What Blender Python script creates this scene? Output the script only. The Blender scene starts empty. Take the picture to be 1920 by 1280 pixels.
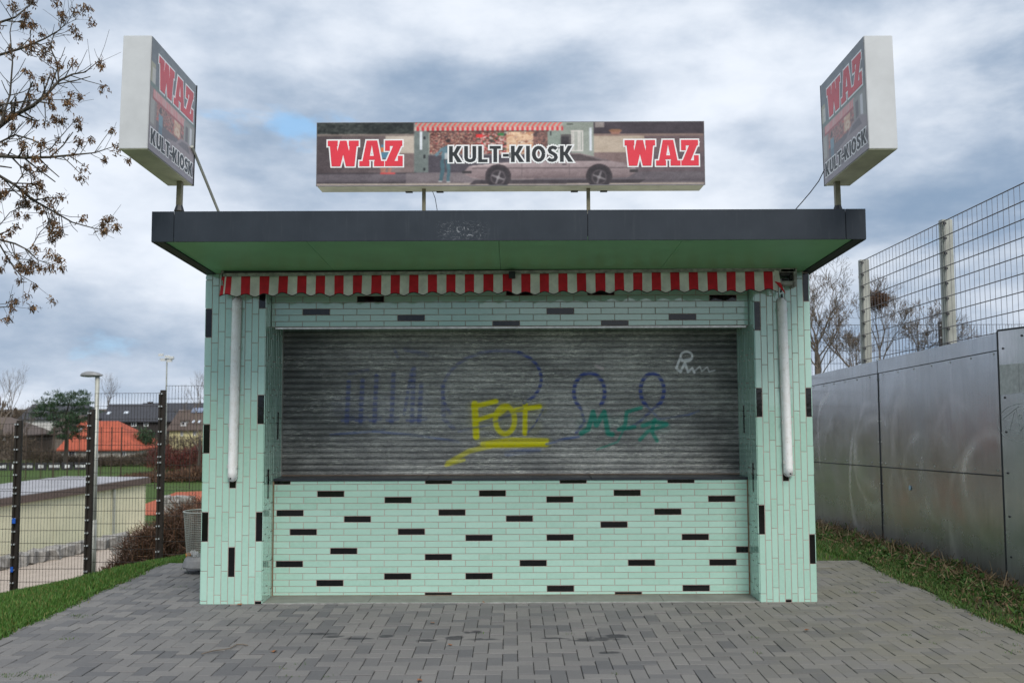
import bpy, bmesh, math, random
import numpy as np
from mathutils import Vector, Matrix, Euler
random.seed(7); np.random.seed(7)
R = math.radians
scene = bpy.context.scene
C = scene.collection

# ------------------------------------------------------------------ camera
FPX = 1750.0                       # focal length in pixels of the 1920 px photograph
PITCH = math.atan(120 / FPX)
CAM_H = 1.664
cam_data = bpy.data.cameras.new('camera')
cam = bpy.data.objects.new('camera', cam_data); C.objects.link(cam)
cam_data.sensor_width = 36.0
cam_data.lens = FPX * 36 / 1920
cam_data.clip_start = 0.1; cam_data.clip_end = 6000
CAM_M = Matrix.Translation((0, 0, CAM_H)) @ (Matrix.Rotation(math.pi / 2 + PITCH, 4, 'X') @ Matrix.Rotation(R(-0.22), 4, 'Z'))
cam.matrix_world = CAM_M
cam_data.dof.use_dof = True
cam_data.dof.focus_distance = 8.1
cam_data.dof.aperture_fstop = 2.8
scene.camera = cam
CAM_R = CAM_M.to_3x3()

def U(px, py, Y):
    """world point seen at photo pixel (px,py) at distance Y along +Y"""
    d = CAM_R @ Vector(((px - 960) / FPX, (640 - py) / FPX, -1))
    return Vector((0, 0, CAM_H)) + d * (Y / d.y)
def UX(px, py, X):
    d = CAM_R @ Vector(((px - 960) / FPX, (640 - py) / FPX, -1))
    return Vector((0, 0, CAM_H)) + d * (X / d.x)

# ------------------------------------------------------------------ world, sun, exposure
SUN_EL, SUN_AZ = 50.0, 15.0       # azimuth of the sun seen from above, 0 = behind the camera
world = bpy.data.worlds.new('World'); scene.world = world
world.use_nodes = True
nt = world.node_tree; nt.nodes.clear()
def wn(t, **kw):
    n = nt.nodes.new(t)
    for k, v in kw.items(): setattr(n, k, v)
    return n
def wl(a, b): nt.links.new(a, b)
def wmath(op, a, b=None, c=None, clamp=False):
    n = wn('ShaderNodeMath', operation=op); n.use_clamp = clamp
    for i, v in enumerate((a, b, c)):
        if v is None: continue
        if isinstance(v, (int, float)): n.inputs[i].default_value = v
        else: wl(v, n.inputs[i])
    return n.outputs[0]
def wmix(f, a, b):
    n = wn('ShaderNodeMix', data_type='RGBA')
    if isinstance(f, (int, float)): n.inputs[0].default_value = f
    else: wl(f, n.inputs[0])
    for i, v in ((6, a), (7, b)):
        if isinstance(v, tuple): n.inputs[i].default_value = (*v, 1)
        else: wl(v, n.inputs[i])
    return n.outputs[2]
out = wn('ShaderNodeOutputWorld'); bg = wn('ShaderNodeBackground')
bg.inputs['Strength'].default_value = 0.1
wl(bg.outputs[0], out.inputs[0])
sky = wn('ShaderNodeTexSky', sky_type='NISHITA', sun_disc=False)
sky.sun_elevation = R(SUN_EL); sky.sun_rotation = R(180 - SUN_AZ)
sky.dust_density = 1.5; sky.ozone_density = 1.5
tc = wn('ShaderNodeTexCoord')
sep = wn('ShaderNodeSeparateXYZ'); wl(tc.outputs['Generated'], sep.inputs[0])
comb = wn('ShaderNodeCombineXYZ')
wl(sep.outputs[0], comb.inputs[0]); wl(sep.outputs[1], comb.inputs[1])
wl(wmath('MULTIPLY', sep.outputs[2], 2.3), comb.inputs[2])
def wnoise(scale, detail, rough, dist, off):
    m = wn('ShaderNodeMapping'); m.inputs['Location'].default_value = off
    wl(comb.outputs[0], m.inputs[0])
    n = wn('ShaderNodeTexNoise'); wl(m.outputs[0], n.inputs['Vector'])
    n.inputs['Scale'].default_value = scale; n.inputs['Detail'].default_value = detail
    n.inputs['Roughness'].default_value = rough; n.inputs['Distortion'].default_value = dist
    return n.outputs[0]
def wramp(f, lo, hi):
    n = wn('ShaderNodeMapRange', interpolation_type='SMOOTHSTEP'); wl(f, n.inputs[0])
    n.inputs[1].default_value = lo; n.inputs[2].default_value = hi
    return n.outputs[0]
big = wnoise(2.0, 3, 0.45, 0.2, (5.7, 7.7, 1))
mid = wnoise(3.7, 8, 0.56, 0.15, (17.3, 2.1, 2))
fine = wnoise(11.0, 6, 0.6, 0.1, (2.2, 5.5, 0))
dens = wmath('ADD', wmath('ADD', wmath('MULTIPLY', big, 0.66), wmath('MULTIPLY', mid, 0.43)), wmath('MULTIPLY', fine, 0.14))
light = wramp(dens, 0.46, 0.75)
cloud = wmix(light, (1.46, 2.06, 2.92), (4.85, 5.2, 5.75))
core = wramp(wmath('ADD', mid, wmath('MULTIPLY', fine, 0.25)), 0.58, 0.80)
cloud2 = wmix(wmath('MULTIPLY', core, 0.22), cloud, (5.6, 5.8, 6.05))
gap = wramp(wnoise(4.0, 6, 0.55, 0.2, (22.606, 3.44, -0.2)), 0.61, 0.70)
bluesky = wmix(0.7, sky.outputs[0], (1.7, 3.6, 5.8))
final = wmix(wmath('MULTIPLY', gap, 0.7), cloud2, bluesky)
wl(final, bg.inputs['Color'])

sun_d = bpy.data.lights.new('sun', 'SUN'); sun = bpy.data.objects.new('sun', sun_d); C.objects.link(sun)
sun_d.energy = 1.75; sun_d.angle = R(30); sun_d.color = (1.0, 0.95, 0.88)
sv = Vector((math.sin(R(SUN_AZ)) * math.cos(R(SUN_EL)), -math.cos(R(SUN_AZ)) * math.cos(R(SUN_EL)), math.sin(R(SUN_EL))))
sun.rotation_euler = sv.to_track_quat('Z', 'Y').to_euler()
sun.location = sv * 50
vs = scene.view_settings
vs.view_transform = 'Standard'; vs.look = 'None'; vs.exposure = 0.84; vs.gamma = 1.0; vs.use_curve_mapping = False

# ------------------------------------------------------------------ material helpers
def lin(*c):
    return tuple(((v / 255) / 12.92 if v / 255 <= 0.04045 else ((v / 255 + 0.055) / 1.055) ** 2.4) for v in c)
def linA(a):
    a = a / 255.0
    return np.where(a <= 0.04045, a / 12.92, ((a + 0.055) / 1.055) ** 2.4)
class MT:
    def __init__(s, name, rough=0.6, metal=0.0, spec=0.5):
        s.m = bpy.data.materials.new(name); s.m.use_nodes = True
        s.t = s.m.node_tree; s.b = s.t.nodes['Principled BSDF']
        s.b.inputs['Roughness'].default_value = rough; s.b.inputs['Metallic'].default_value = metal
        s.b.inputs['Specular IOR Level'].default_value = spec
        s.co = None
    def n(s, t, **kw):
        x = s.t.nodes.new(t)
        for k, v in kw.items(): setattr(x, k, v)
        return x
    def l(s, a, b): s.t.links.new(a, b)
    def coord(s, kind='Object'):
        if s.co is None: s.co = s.n('ShaderNodeTexCoord')
        return s.co.outputs[kind]
    def pos(s):
        return s.n('ShaderNodeNewGeometry').outputs['Position']
    def noise(s, scale, detail=5, rough=0.55, dist=0, stretch=None, kind='pos', off=(0, 0, 0)):
        x = s.n('ShaderNodeTexNoise')
        x.inputs['Scale'].default_value = scale; x.inputs['Detail'].default_value = detail
        x.inputs['Roughness'].default_value = rough; x.inputs['Distortion'].default_value = dist
        v = s.pos() if kind == 'pos' else s.coord(kind)
        mp = s.n('ShaderNodeMapping'); s.l(v, mp.inputs[0])
        mp.inputs['Scale'].default_value = stretch or (1, 1, 1); mp.inputs['Location'].default_value = off
        s.l(mp.outputs[0], x.inputs['Vector'])
        return x.outputs[0]
    def math(s, op, a, b=None, c=None, clamp=False):
        x = s.n('ShaderNodeMath', operation=op); x.use_clamp = clamp
        for i, v in enumerate((a, b, c)):
            if v is None: continue
            if isinstance(v, (int, float)): x.inputs[i].default_value = v
            else: s.l(v, x.inputs[i])
        return x.outputs[0]
    def ramp(s, f, lo, hi, a=0.0, b=1.0):
        x = s.n('ShaderNodeMapRange'); s.l(f, x.inputs[0])
        for i, v in enumerate((lo, hi, a, b)): x.inputs[i + 1].default_value = v
        return x.outputs[0]
    def mix(s, f, a, b, blend='MIX'):
        x = s.n('ShaderNodeMix', data_type='RGBA', blend_type=blend)
        if isinstance(f, (int, float)): x.inputs[0].default_value = f
        else: s.l(f, x.inputs[0])
        for i, v in ((6, a), (7, b)):
            if isinstance(v, tuple): x.inputs[i].default_value = (*v[:3], 1)
            else: s.l(v, x.inputs[i])
        return x.outputs[2]
    def attr(s, name, out='Color'):
        x = s.n('ShaderNodeAttribute', attribute_name=name); return x.outputs[out]
    def rnd(s): return s.n('ShaderNodeObjectInfo').outputs['Random']
    def col(s, v):
        if isinstance(v, tuple): s.b.inputs['Base Color'].default_value = (*v[:3], 1)
        else: s.l(v, s.b.inputs['Base Color'])
        return s
    def rough(s, v): s.l(v, s.b.inputs['Roughness'])
    def bump(s, h, strength=0.3, dist=0.01):
        x = s.n('ShaderNodeBump'); x.inputs['Strength'].default_value = strength
        x.inputs['Distance'].default_value = dist
        s.l(h, x.inputs['Height']); s.l(x.outputs[0], s.b.inputs['Normal'])
def simple(name, c, rough=0.6, metal=0, var=0.25, scale=12, bump=0.0, bscale=60, stretch=None, spec=0.5):
    m = MT(name, rough, metal, spec)
    dark = tuple(v * (1 - var) for v in c); lightc = tuple(min(1, v * (1 + var * 0.6)) for v in c)
    m.col(m.mix(m.ramp(m.noise(scale, 6, 0.6, stretch=stretch), 0.3, 0.7), dark, lightc))
    if bump: m.bump(m.noise(bscale, 4), bump, 0.005)
    return m.m

MATS = {}
# glazed tile: colour and gloss vary from tile to tile
def tile_mat(name, base, dark, lightc, rough):
    m = MT(name, rough)
    f = m.math('FRACT', m.math('ADD', m.rnd(), m.attr('rnd', 'Fac')))
    c = m.mix(f, dark, lightc)
    c = m.mix(m.ramp(m.noise(35, 4, 0.6), 0.35, 0.75), c, base)
    dirt = m.ramp(m.noise(3.2, 7, 0.65), 0.60, 0.80, 0, 0.22)
    c = m.mix(dirt, c, tuple(v * 0.45 for v in base))
    m.col(c)
    m.rough(m.ramp(m.noise(18, 5, 0.6), 0.3, 0.8, rough * 0.7, rough * 1.6))
    m.bump(m.noise(22, 3, 0.5), 0.06, 0.01)
    m.b.inputs['IOR'].default_value = 1.6 if base[0] > 0.1 else 1.5
    m.b.inputs['Coat Weight'].default_value = 0.7 if base[0] > 0.1 else 0.0; m.b.inputs['Coat IOR'].default_value = 1.7; m.b.inputs['Coat Roughness'].default_value = 0.03
    return m.m
MATS['tile'] = tile_mat('mint_glazed_tile', (0.40, 0.63, 0.53), (0.355, 0.575, 0.475), (0.44, 0.67, 0.57), 0.08)
MATS['blacktile'] = tile_mat('black_glazed_tile', (0.004, 0.004, 0.005), (0.003, 0.003, 0.003), (0.006, 0.006, 0.007), 0.09)
MATS['grout'] = simple('grout', lin(172, 156, 147), 0.9, var=0.25, scale=9, bump=0.2)
MATS['grout_rust'] = simple('dirty_sealant', lin(128, 104, 78), 0.9, var=0.4, scale=25)
MATS['soffit'] = simple('green_soffit_paint', (0.22, 0.50, 0.245), 0.45, var=0.12, scale=2.5, bump=0.05, bscale=90)
def fascia():
    m = MT('anthracite_fascia_metal', 0.45, spec=0.3)
    c = m.mix(m.ramp(m.noise(5, 6, 0.6), 0.3, 0.7), (0.020, 0.027, 0.037), (0.028, 0.036, 0.048))
    streak = m.ramp(m.noise(9, 6, 0.7, stretch=(3.0, 1, 0.25)), 0.55, 0.8, 0, 0.25)
    c = m.mix(streak, c, (0.10, 0.11, 0.12))
    p = m.n('ShaderNodeSeparateXYZ'); m.l(m.pos(), p.inputs[0])
    # pale scratch marks left of the middle, low on the fascia
    def win(o, lo, hi, soft):
        return m.math('MULTIPLY', m.ramp(o, lo - soft, lo + soft), m.ramp(o, hi - soft, hi + soft, 1, 0))
    area = m.math('MULTIPLY', win(p.outputs[0], -0.52, -0.20, 0.05), win(p.outputs[2], 2.885, 3.0, 0.02))
    sc = m.ramp(m.noise(26, 8, 0.75, dist=2.2, stretch=(1, 1, 1.6)), 0.56, 0.60)
    c = m.mix(m.math('MULTIPLY', area, m.math('MULTIPLY', sc, 0.5)), c, (0.42, 0.44, 0.47))
    m.col(c); m.clampd = None
    return m.m
MATS['fascia'] = fascia()
MATS['darkmetal'] = simple('dark_metal_lip', (0.014, 0.016, 0.019), 0.5, var=0.3)
MATS['sill'] = simple('anthracite_sill', (0.03, 0.036, 0.045), 0.35, var=0.25, scale=8)
MATS['alu'] = simple('aluminium_edge', (0.62, 0.60, 0.57), 0.35, 0.8, var=0.3, scale=20)
MATS['slab'] = simple('threshold_stone', lin(112, 114, 108), 0.7, var=0.2, scale=6, bump=0.1)
MATS['galv'] = simple('galvanised_steel', (0.40, 0.41, 0.37), 0.55, 0.35, var=0.25, scale=9, stretch=(1, 1, 0.4))
MATS['pole'] = simple('dull_sign_pole', lin(120, 116, 96), 0.6, 0.3, var=0.35, scale=18)
MATS['whitebox'] = simple('white_sign_casing', (0.52, 0.535, 0.55), 0.42, var=0.10, scale=5, bump=0.03, bscale=25)
MATS['underbox'] = simple('weathered_sign_underside', lin(196, 197, 172), 0.7, var=0.22, scale=7)
MATS['cable'] = simple('dark_cable', (0.03, 0.03, 0.035), 0.6)
MATS['brownsteel'] = simple('dark_brown_coated_steel', (0.020, 0.014, 0.010), 0.5, var=0.3, scale=10)
MATS['clip'] = simple('bright_fence_clip', (0.75, 0.76, 0.78), 0.3, 0.6)
MATS['blueplastic'] = simple('blue_plastic', (0.01, 0.09, 0.45), 0.5)
MATS['white'] = simple('white_paint', (0.72, 0.73, 0.73), 0.5, var=0.1)
MATS['letterred'] = simple('red_print', (0.72, 0.035, 0.06), 0.35, var=0.12, scale=6)
MATS['letterred_faded'] = simple('faded_red_print', (0.60, 0.085, 0.105), 0.4, var=0.12, scale=6)
MATS['letterblack'] = simple('black_print', (0.012, 0.017, 0.02), 0.4, var=0.2)
MATS['letterwhite'] = simple('white_print', (0.80, 0.81, 0.82), 0.4, var=0.05)
MATS['redcloth'] = simple('red_awning_cloth', (0.70, 0.014, 0.028), 0.7, var=0.22, scale=14, bump=0.15, bscale=250)
MATS['whitecloth'] = simple('cream_awning_cloth', (0.80, 0.785, 0.70), 0.8, var=0.25, scale=9, bump=0.15, bscale=250)
MATS['trim'] = simple('dark_awning_trim', (0.02, 0.02, 0.02), 0.8)
MATS['awnbar'] = simple('grimy_cream_awning_bar', (0.40, 0.39, 0.345), 0.6, var=0.5, scale=22)
MATS['awndark'] = simple('grimy_mechanism_and_shade', (0.05, 0.05, 0.048), 0.6, var=0.5, scale=22)
def diff():
    m = MT('milky_tube_cover', 0.28)
    c = m.mix(m.ramp(m.noise(14, 6, 0.65), 0.45, 0.75), (0.90, 0.91, 0.90), (0.76, 0.74, 0.69))
    z = m.ramp(m.noise(30, 5, 0.7), 0.58, 0.75, 0, 0.6)
    m.col(m.mix(z, c, (0.38, 0.35, 0.29)))
    m.b.inputs['Subsurface Weight'].default_value = 0.0
    return m.m
MATS['diffuser'] = diff()
MATS['fixture'] = simple('grey_plastic_tray', (0.48, 0.48, 0.45), 0.55, var=0.25, scale=15)
def ground_pt(px, py):
    d = CAM_R @ Vector(((px - 960) / FPX, (640 - py) / FPX, -1)); return Vector((0, 0, CAM_H)) + d * (-CAM_H / d.z)
STAINS = [(1122, 1196, .20, .045), (1160, 1192, .10, .05), (1100, 1199, .12, .02), (886, 1184, .07, .03), (853, 1195, .08, .04), (905, 1197, .16, .025), (800, 1199, .10, .02), (725, 1193, .06, .03), (665, 1196, .12, .022), (600, 1187, .14, .025), (625, 1192, .08, .03), (1145, 1222, .08, .025), (1040, 1196, .10, .02)]
def paving():
    m = MT('grey_concrete_paver', 0.85, spec=0.3)
    f = m.math('FRACT', m.math('ADD', m.math('MULTIPLY', m.rnd(), 7.31), m.attr('rnd', 'Fac')))
    c = m.mix(m.math('POWER', f, 1.6), (0.216, 0.210, 0.204), (0.132, 0.133, 0.138))
    sp = m.ramp(m.noise(420, 2, 0.6), 0.3, 0.72)
    c = m.mix(sp, c, m.mix(1.0, c, (0.66, 0.66, 0.66), 'MULTIPLY'))
    big = m.ramp(m.noise(1.3, 5, 0.6), 0.35, 0.7, 0, 0.42)
    c = m.mix(big, c, m.mix(1.0, c, (0.70, 0.70, 0.72), 'MULTIPLY'))
    p = m.n('ShaderNodeSeparateXYZ'); m.l(m.pos(), p.inputs[0])
    # wet drip stains below the roof edge
    dis = m.n('ShaderNodeTexNoise'); dis.inputs['Scale'].default_value = 9; dis.inputs['Detail'].default_value = 5; m.l(m.pos(), dis.inputs['Vector'])
    tot = None
    for (px, py, rx, ry) in STAINS:
        q = ground_pt(px, py); rx *= 0.95; ry *= 1.5
        ex = m.math('DIVIDE', m.math('SUBTRACT', p.outputs[0], q[0]), rx); ey = m.math('DIVIDE', m.math('SUBTRACT', p.outputs[1], q[1]), ry)
        dd = m.math('ADD', m.math('MULTIPLY', ex, ex), m.math('MULTIPLY', ey, ey))
        g = m.ramp(m.math('ADD', dd, m.math('MULTIPLY', m.math('SUBTRACT', dis.outputs[0], 0.5), 4.2)), 0.5, 1.15, 1, 0)
        tot = g if tot is None else m.math('MAXIMUM', tot, g)
    c = m.mix(m.math('MULTIPLY', tot, 0.8), c, (0.030, 0.031, 0.036))
    # moss and dirt towards the right edge and the back
    moss = m.math('MULTIPLY', m.ramp(p.outputs[0], 0.9, 2.8, 0, 0.7), m.ramp(m.noise(2.2, 6, 0.7), 0.25, 0.6))
    c = m.mix(moss, c, (0.155, 0.148, 0.108))
    m.col(c)
    m.bump(m.noise(300, 3, 0.6), 0.25, 0.003)
    return m.m
MATS['paver'] = paving()
MATS['joint'] = simple('joint_sand', (0.022, 0.021, 0.017), 0.95, var=0.4, scale=20)
def soil():
    m = MT('grassy_earth', 0.95, spec=0.2)
    c = m.mix(m.ramp(m.noise(6, 7, 0.65), 0.35, 0.65), (0.040, 0.075, 0.018), (0.070, 0.110, 0.028))
    p = m.n('ShaderNodeSeparateXYZ'); m.l(m.pos(), p.inputs[0])
    r = m.math('MULTIPLY', m.ramp(p.outputs[0], 3.0, 3.9), m.ramp(p.outputs[1], 40, 60, 1, 0))
    dirt = m.ramp(m.noise(3.5, 7, 0.65), 0.38, 0.58)
    c = m.mix(m.math('MULTIPLY', r, dirt), c, (0.060, 0.044, 0.028))
    far = m.ramp(p.outputs[1], 90, 140)
    c = m.mix(far, c, (0.075, 0.060, 0.045))
    m.col(c); m.bump(m.noise(25, 5), 0.5, 0.03)
    return m.m
MATS['soil'] = soil()
def blades(name, a, b, cc):
    m = MT(name, 0.6, spec=0.25)
    r = m.attr('rnd', 'Fac')
    c = m.mix(m.ramp(r, 0.0, 0.7), a, b)
    c = m.mix(m.ramp(r, 0.86, 0.9), c, cc)
    m.col(c)
    return m.m
MATS['grass'] = blades('green_grass_blades', (0.036, 0.098, 0.016), (0.075, 0.160, 0.028), (0.16, 0.15, 0.05))
MATS['grassdry'] = blades('weedy_grass_blades', (0.034, 0.090, 0.018), (0.075, 0.135, 0.030), (0.20, 0.155, 0.08))
MATS['straw'] = blades('dry_straw', (0.27, 0.20, 0.11), (0.13, 0.085, 0.05), (0.10, 0.055, 0.03))
MATS['bark'] = simple('grey_bark', (0.060, 0.052, 0.040), 0.9, var=0.4, scale=40, bump=0.4, bscale=80)
MATS['barkgreen'] = simple('algae_green_bark', (0.105, 0.105, 0.060), 0.9, var=0.4, scale=14)
MATS['twig'] = simple('brown_twigs', (0.15, 0.122, 0.095), 0.9, var=0.4, scale=4)
MATS['seed'] = blades('dry_ash_keys', (0.17, 0.095, 0.042), (0.095, 0.052, 0.026), (0.26, 0.165, 0.08))
MATS['hedgebrown'] = blades('brown_shrub_twigs', (0.130, 0.070, 0.042), (0.070, 0.036, 0.023), (0.20, 0.12, 0.07))
MATS['hedgered'] = blades('reddish_shrub_twigs', (0.13, 0.028, 0.026), (0.075, 0.022, 0.018), (0.17, 0.06, 0.04))
MATS['hedgegrey'] = blades('far_brown_thicket', (0.105, 0.078, 0.055), (0.060, 0.045, 0.033), (0.15, 0.12, 0.08))
MATS['needle'] = blades('dark_pine_needles', (0.022, 0.050, 0.030), (0.042, 0.080, 0.036), (0.065, 0.085, 0.035))
MATS['nest'] = simple('nest_twigs', (0.11, 0.06, 0.035), 0.95, var=0.5, scale=30)

def steel():
    m = MT('scuffed_brushed_steel', 0.4, 0.82)
    p = m.n('ShaderNodeSeparateXYZ'); m.l(m.pos(), p.inputs[0])
    brush = m.noise(30, 6, 0.7, stretch=(1, 1, 0.04))
    c = m.mix(m.ramp(brush, 0.3, 0.7), (0.46, 0.468, 0.488), (0.60, 0.605, 0.62))
    cloudy = m.ramp(m.noise(1.4, 5, 0.6, dist=0.8), 0.35, 0.7)
    c = m.mix(m.math('MULTIPLY', cloudy, 0.35), c, (0.30, 0.315, 0.34))
    # wiped swirls: overlapping soft arcs left by a scrubbing cloth
    ra = random.Random(17); tot = None
    warp = m.math('MULTIPLY', m.math('SUBTRACT', m.noise(2.2, 3, 0.5), 0.5), 0.5)
    for k in range(16):
        cy = ra.uniform(8.9, 14.6); cz = ra.uniform(0.45, 1.15); ry = ra.uniform(.35, .8); rz_ = ra.uniform(.35, .75); wd = ra.uniform(.10, .24)
        ey = m.math('DIVIDE', m.math('SUBTRACT', p.outputs[1], cy), ry); ez = m.math('DIVIDE', m.math('SUBTRACT', p.outputs[2], cz), rz_)
        e = m.math('ADD', m.math('SQRT', m.math('ADD', m.math('MULTIPLY', ey, ey), m.math('MULTIPLY', ez, ez))), warp)
        g = m.math('MULTIPLY', m.ramp(m.math('ABSOLUTE', m.math('SUBTRACT', e, 1.0)), 0.0, wd, 1, 0), ra.uniform(.35, 1))
        g = m.math('MULTIPLY', g, m.ramp(m.math('ADD', ey, m.math('MULTIPLY', ez, ra.uniform(-.4, .6))), -0.5, 0.9))
        tot = g if tot is None else m.math('MAXIMUM', tot, g)
    wipe = m.math('MULTIPLY', tot, m.ramp(m.noise(1.6, 3, 0.5), 0.30, 0.62))
    c = m.mix(m.math('MULTIPLY', wipe, 0.75), c, (0.90, 0.90, 0.91))
    # splash dirt near the ground
    low = m.math('MULTIPLY', m.ramp(p.outputs[2], -0.2, 0.5, 1, 0), m.ramp(m.noise(5, 6, 0.7, stretch=(1, 1, 0.5)), 0.3, 0.7, 0.35, 0.95))
    c = m.mix(low, c, (0.17, 0.16, 0.15))
    m.col(c)
    rr = m.math('ADD', m.ramp(m.noise(2.2, 5, 0.6), 0.3, 0.7, 0.17, 0.27), m.math('MULTIPLY', low, 0.25))
    m.rough(m.math('ADD', rr, m.math('MULTIPLY', wipe, 0.08)))
    m.bump(m.noise(1.1, 2, 0.4), 0.16, 0.05)
    return m.m
MATS['steel'] = steel()
MATS['seam'] = simple('dark_seam', (0.02, 0.022, 0.025), 0.7)
MATS['chalk'] = simple('pale_chalk', (0.40, 0.42, 0.41), 0.9, var=0.3, scale=40)
MATS['paper'] = simple('pasted_paper_remains', (0.46, 0.46, 0.45), 0.9, var=0.25, scale=20)

def shutter_mat():
    m = MT('grimy_roller_shutter', 0.5, 0.0)
    big = m.ramp(m.noise(1.6, 5, 0.6, stretch=(0.8, 1, 2.2)), 0.35, 0.65)
    c = m.mix(big, (0.29, 0.292, 0.28), (0.66, 0.66, 0.615))
    streak = m.ramp(m.noise(5.0, 8, 0.75, stretch=(1.0, 1, 16.0), off=(3, 0, 0)), 0.44, 0.62, 0, 0.6)
    c = m.mix(streak, c, (0.16, 0.165, 0.17))
    mott = m.ramp(m.noise(55, 6, 0.8, stretch=(0.55, 1, 1.3), off=(9, 0, 0)), 0.44, 0.62, 0, 0.6)
    c = m.mix(mott, c, (0.088, 0.088, 0.088))
    flake = m.ramp(m.noise(30, 7, 0.8, stretch=(0.45, 1, 3.0), off=(0, 0, 2)), 0.54, 0.585)
    flakez = m.ramp(m.noise(2.6, 5, 0.6, stretch=(1, 1, 5), off=(7, 0, 1)), 0.44, 0.58)
    c = m.mix(m.math('MULTIPLY', flake, m.math('MULTIPLY', flakez, 1.0)), c, (0.80, 0.81, 0.72))
    speck = m.ramp(m.noise(60, 6, 0.8, stretch=(0.6, 1, 1.6), off=(5, 0, 4)), 0.59, 0.63)
    speckz = m.ramp(m.noise(3.1, 5, 0.6, stretch=(1, 1, 6), off=(2, 0, 6)), 0.45, 0.6, 0.15, 0.95)
    c = m.mix(m.math('MULTIPLY', speck, speckz), c, (0.016, 0.018, 0.020))
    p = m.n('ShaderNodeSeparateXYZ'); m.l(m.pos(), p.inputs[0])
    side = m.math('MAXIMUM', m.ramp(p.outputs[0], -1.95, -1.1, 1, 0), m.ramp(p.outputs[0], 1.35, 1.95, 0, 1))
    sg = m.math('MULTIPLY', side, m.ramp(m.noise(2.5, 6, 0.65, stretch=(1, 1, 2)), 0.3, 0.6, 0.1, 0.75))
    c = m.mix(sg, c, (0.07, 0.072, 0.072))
    pat = m.n('ShaderNodeAttribute', attribute_name='paint')
    worn = m.ramp(m.noise(40, 6, 0.75, stretch=(0.6, 1, 2.0), off=(1, 0, 9)), 0.28, 0.48, 0.5, 1)
    c = m.mix(m.math('MULTIPLY', pat.outputs['Alpha'], worn), c, pat.outputs['Color'])
    m.col(c)
    m.bump(m.noise(70, 5, 0.7, stretch=(0.5, 1, 1)), 0.25, 0.004)
    return m.m
MATS['shutter'] = shutter_mat()
def print_mat():
    m = MT('printed_film', 0.32); m.col(m.attr('Col')); return m.m
MATS['print'] = print_mat()

# ------------------------------------------------------------------ geometry helpers
def mesh_from(name, verts, faces, mats, mi=None, smooth=False):
    me = bpy.data.meshes.new(name)
    me.from_pydata([tuple(v) for v in verts], [], [tuple(f) for f in faces])
    for m in mats: me.materials.append(m)
    if mi is not None: me.polygons.foreach_set('material_index', np.array(mi, dtype=np.int32))
    if smooth: me.polygons.foreach_set('use_smooth', np.ones(len(me.polygons), dtype=bool))
    me.update()
    return me
def quads_np(name, V, F, mats, mi=None, smooth=False, rnd=None):
    """fast mesh from numpy: V (n,3), F (m,4)"""
    me = bpy.data.meshes.new(name)
    k = F.shape[1]
    me.vertices.add(len(V)); me.vertices.foreach_set('co', np.ascontiguousarray(V, dtype=np.float32).ravel())
    me.loops.add(F.size); me.loops.foreach_set('vertex_index', np.ascontiguousarray(F, dtype=np.int32).ravel())
    me.polygons.add(len(F)); me.polygons.foreach_set('loop_start', np.arange(0, F.size, k, dtype=np.int32))
    me.polygons.foreach_set('loop_total', np.full(len(F), k, dtype=np.int32))
    for m in mats: me.materials.append(m)
    if mi is not None: me.polygons.foreach_set('material_index', np.asarray(mi, dtype=np.int32))
    me.polygons.foreach_set('use_smooth', np.full(len(F), bool(smooth), dtype=bool))
    me.update(calc_edges=True)
    if rnd is not None:
        a = me.attributes.new('rnd', 'FLOAT', 'POINT'); a.data.foreach_set('value', np.asarray(rnd, dtype=np.float32))
    return me
def put(name, me, parent=None, loc=(0, 0, 0), rot=(0, 0, 0), label=None, cat=None, group=None, kind=None):
    o = bpy.data.objects.new(name, me); C.objects.link(o)
    o.location = loc; o.rotation_euler = rot
    if parent is not None: o.parent = parent
    if label: o['label'] = label
    if cat: o['category'] = cat
    if group: o['group'] = group
    if kind: o['kind'] = kind
    return o
def empty(name, loc, label, cat, group=None, rot=(0, 0, 0)):
    o = put(name, None, None, loc, rot, label, cat, group)
    o.empty_display_size = 0.2
    bpy.context.view_layer.update()
    return o
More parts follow.
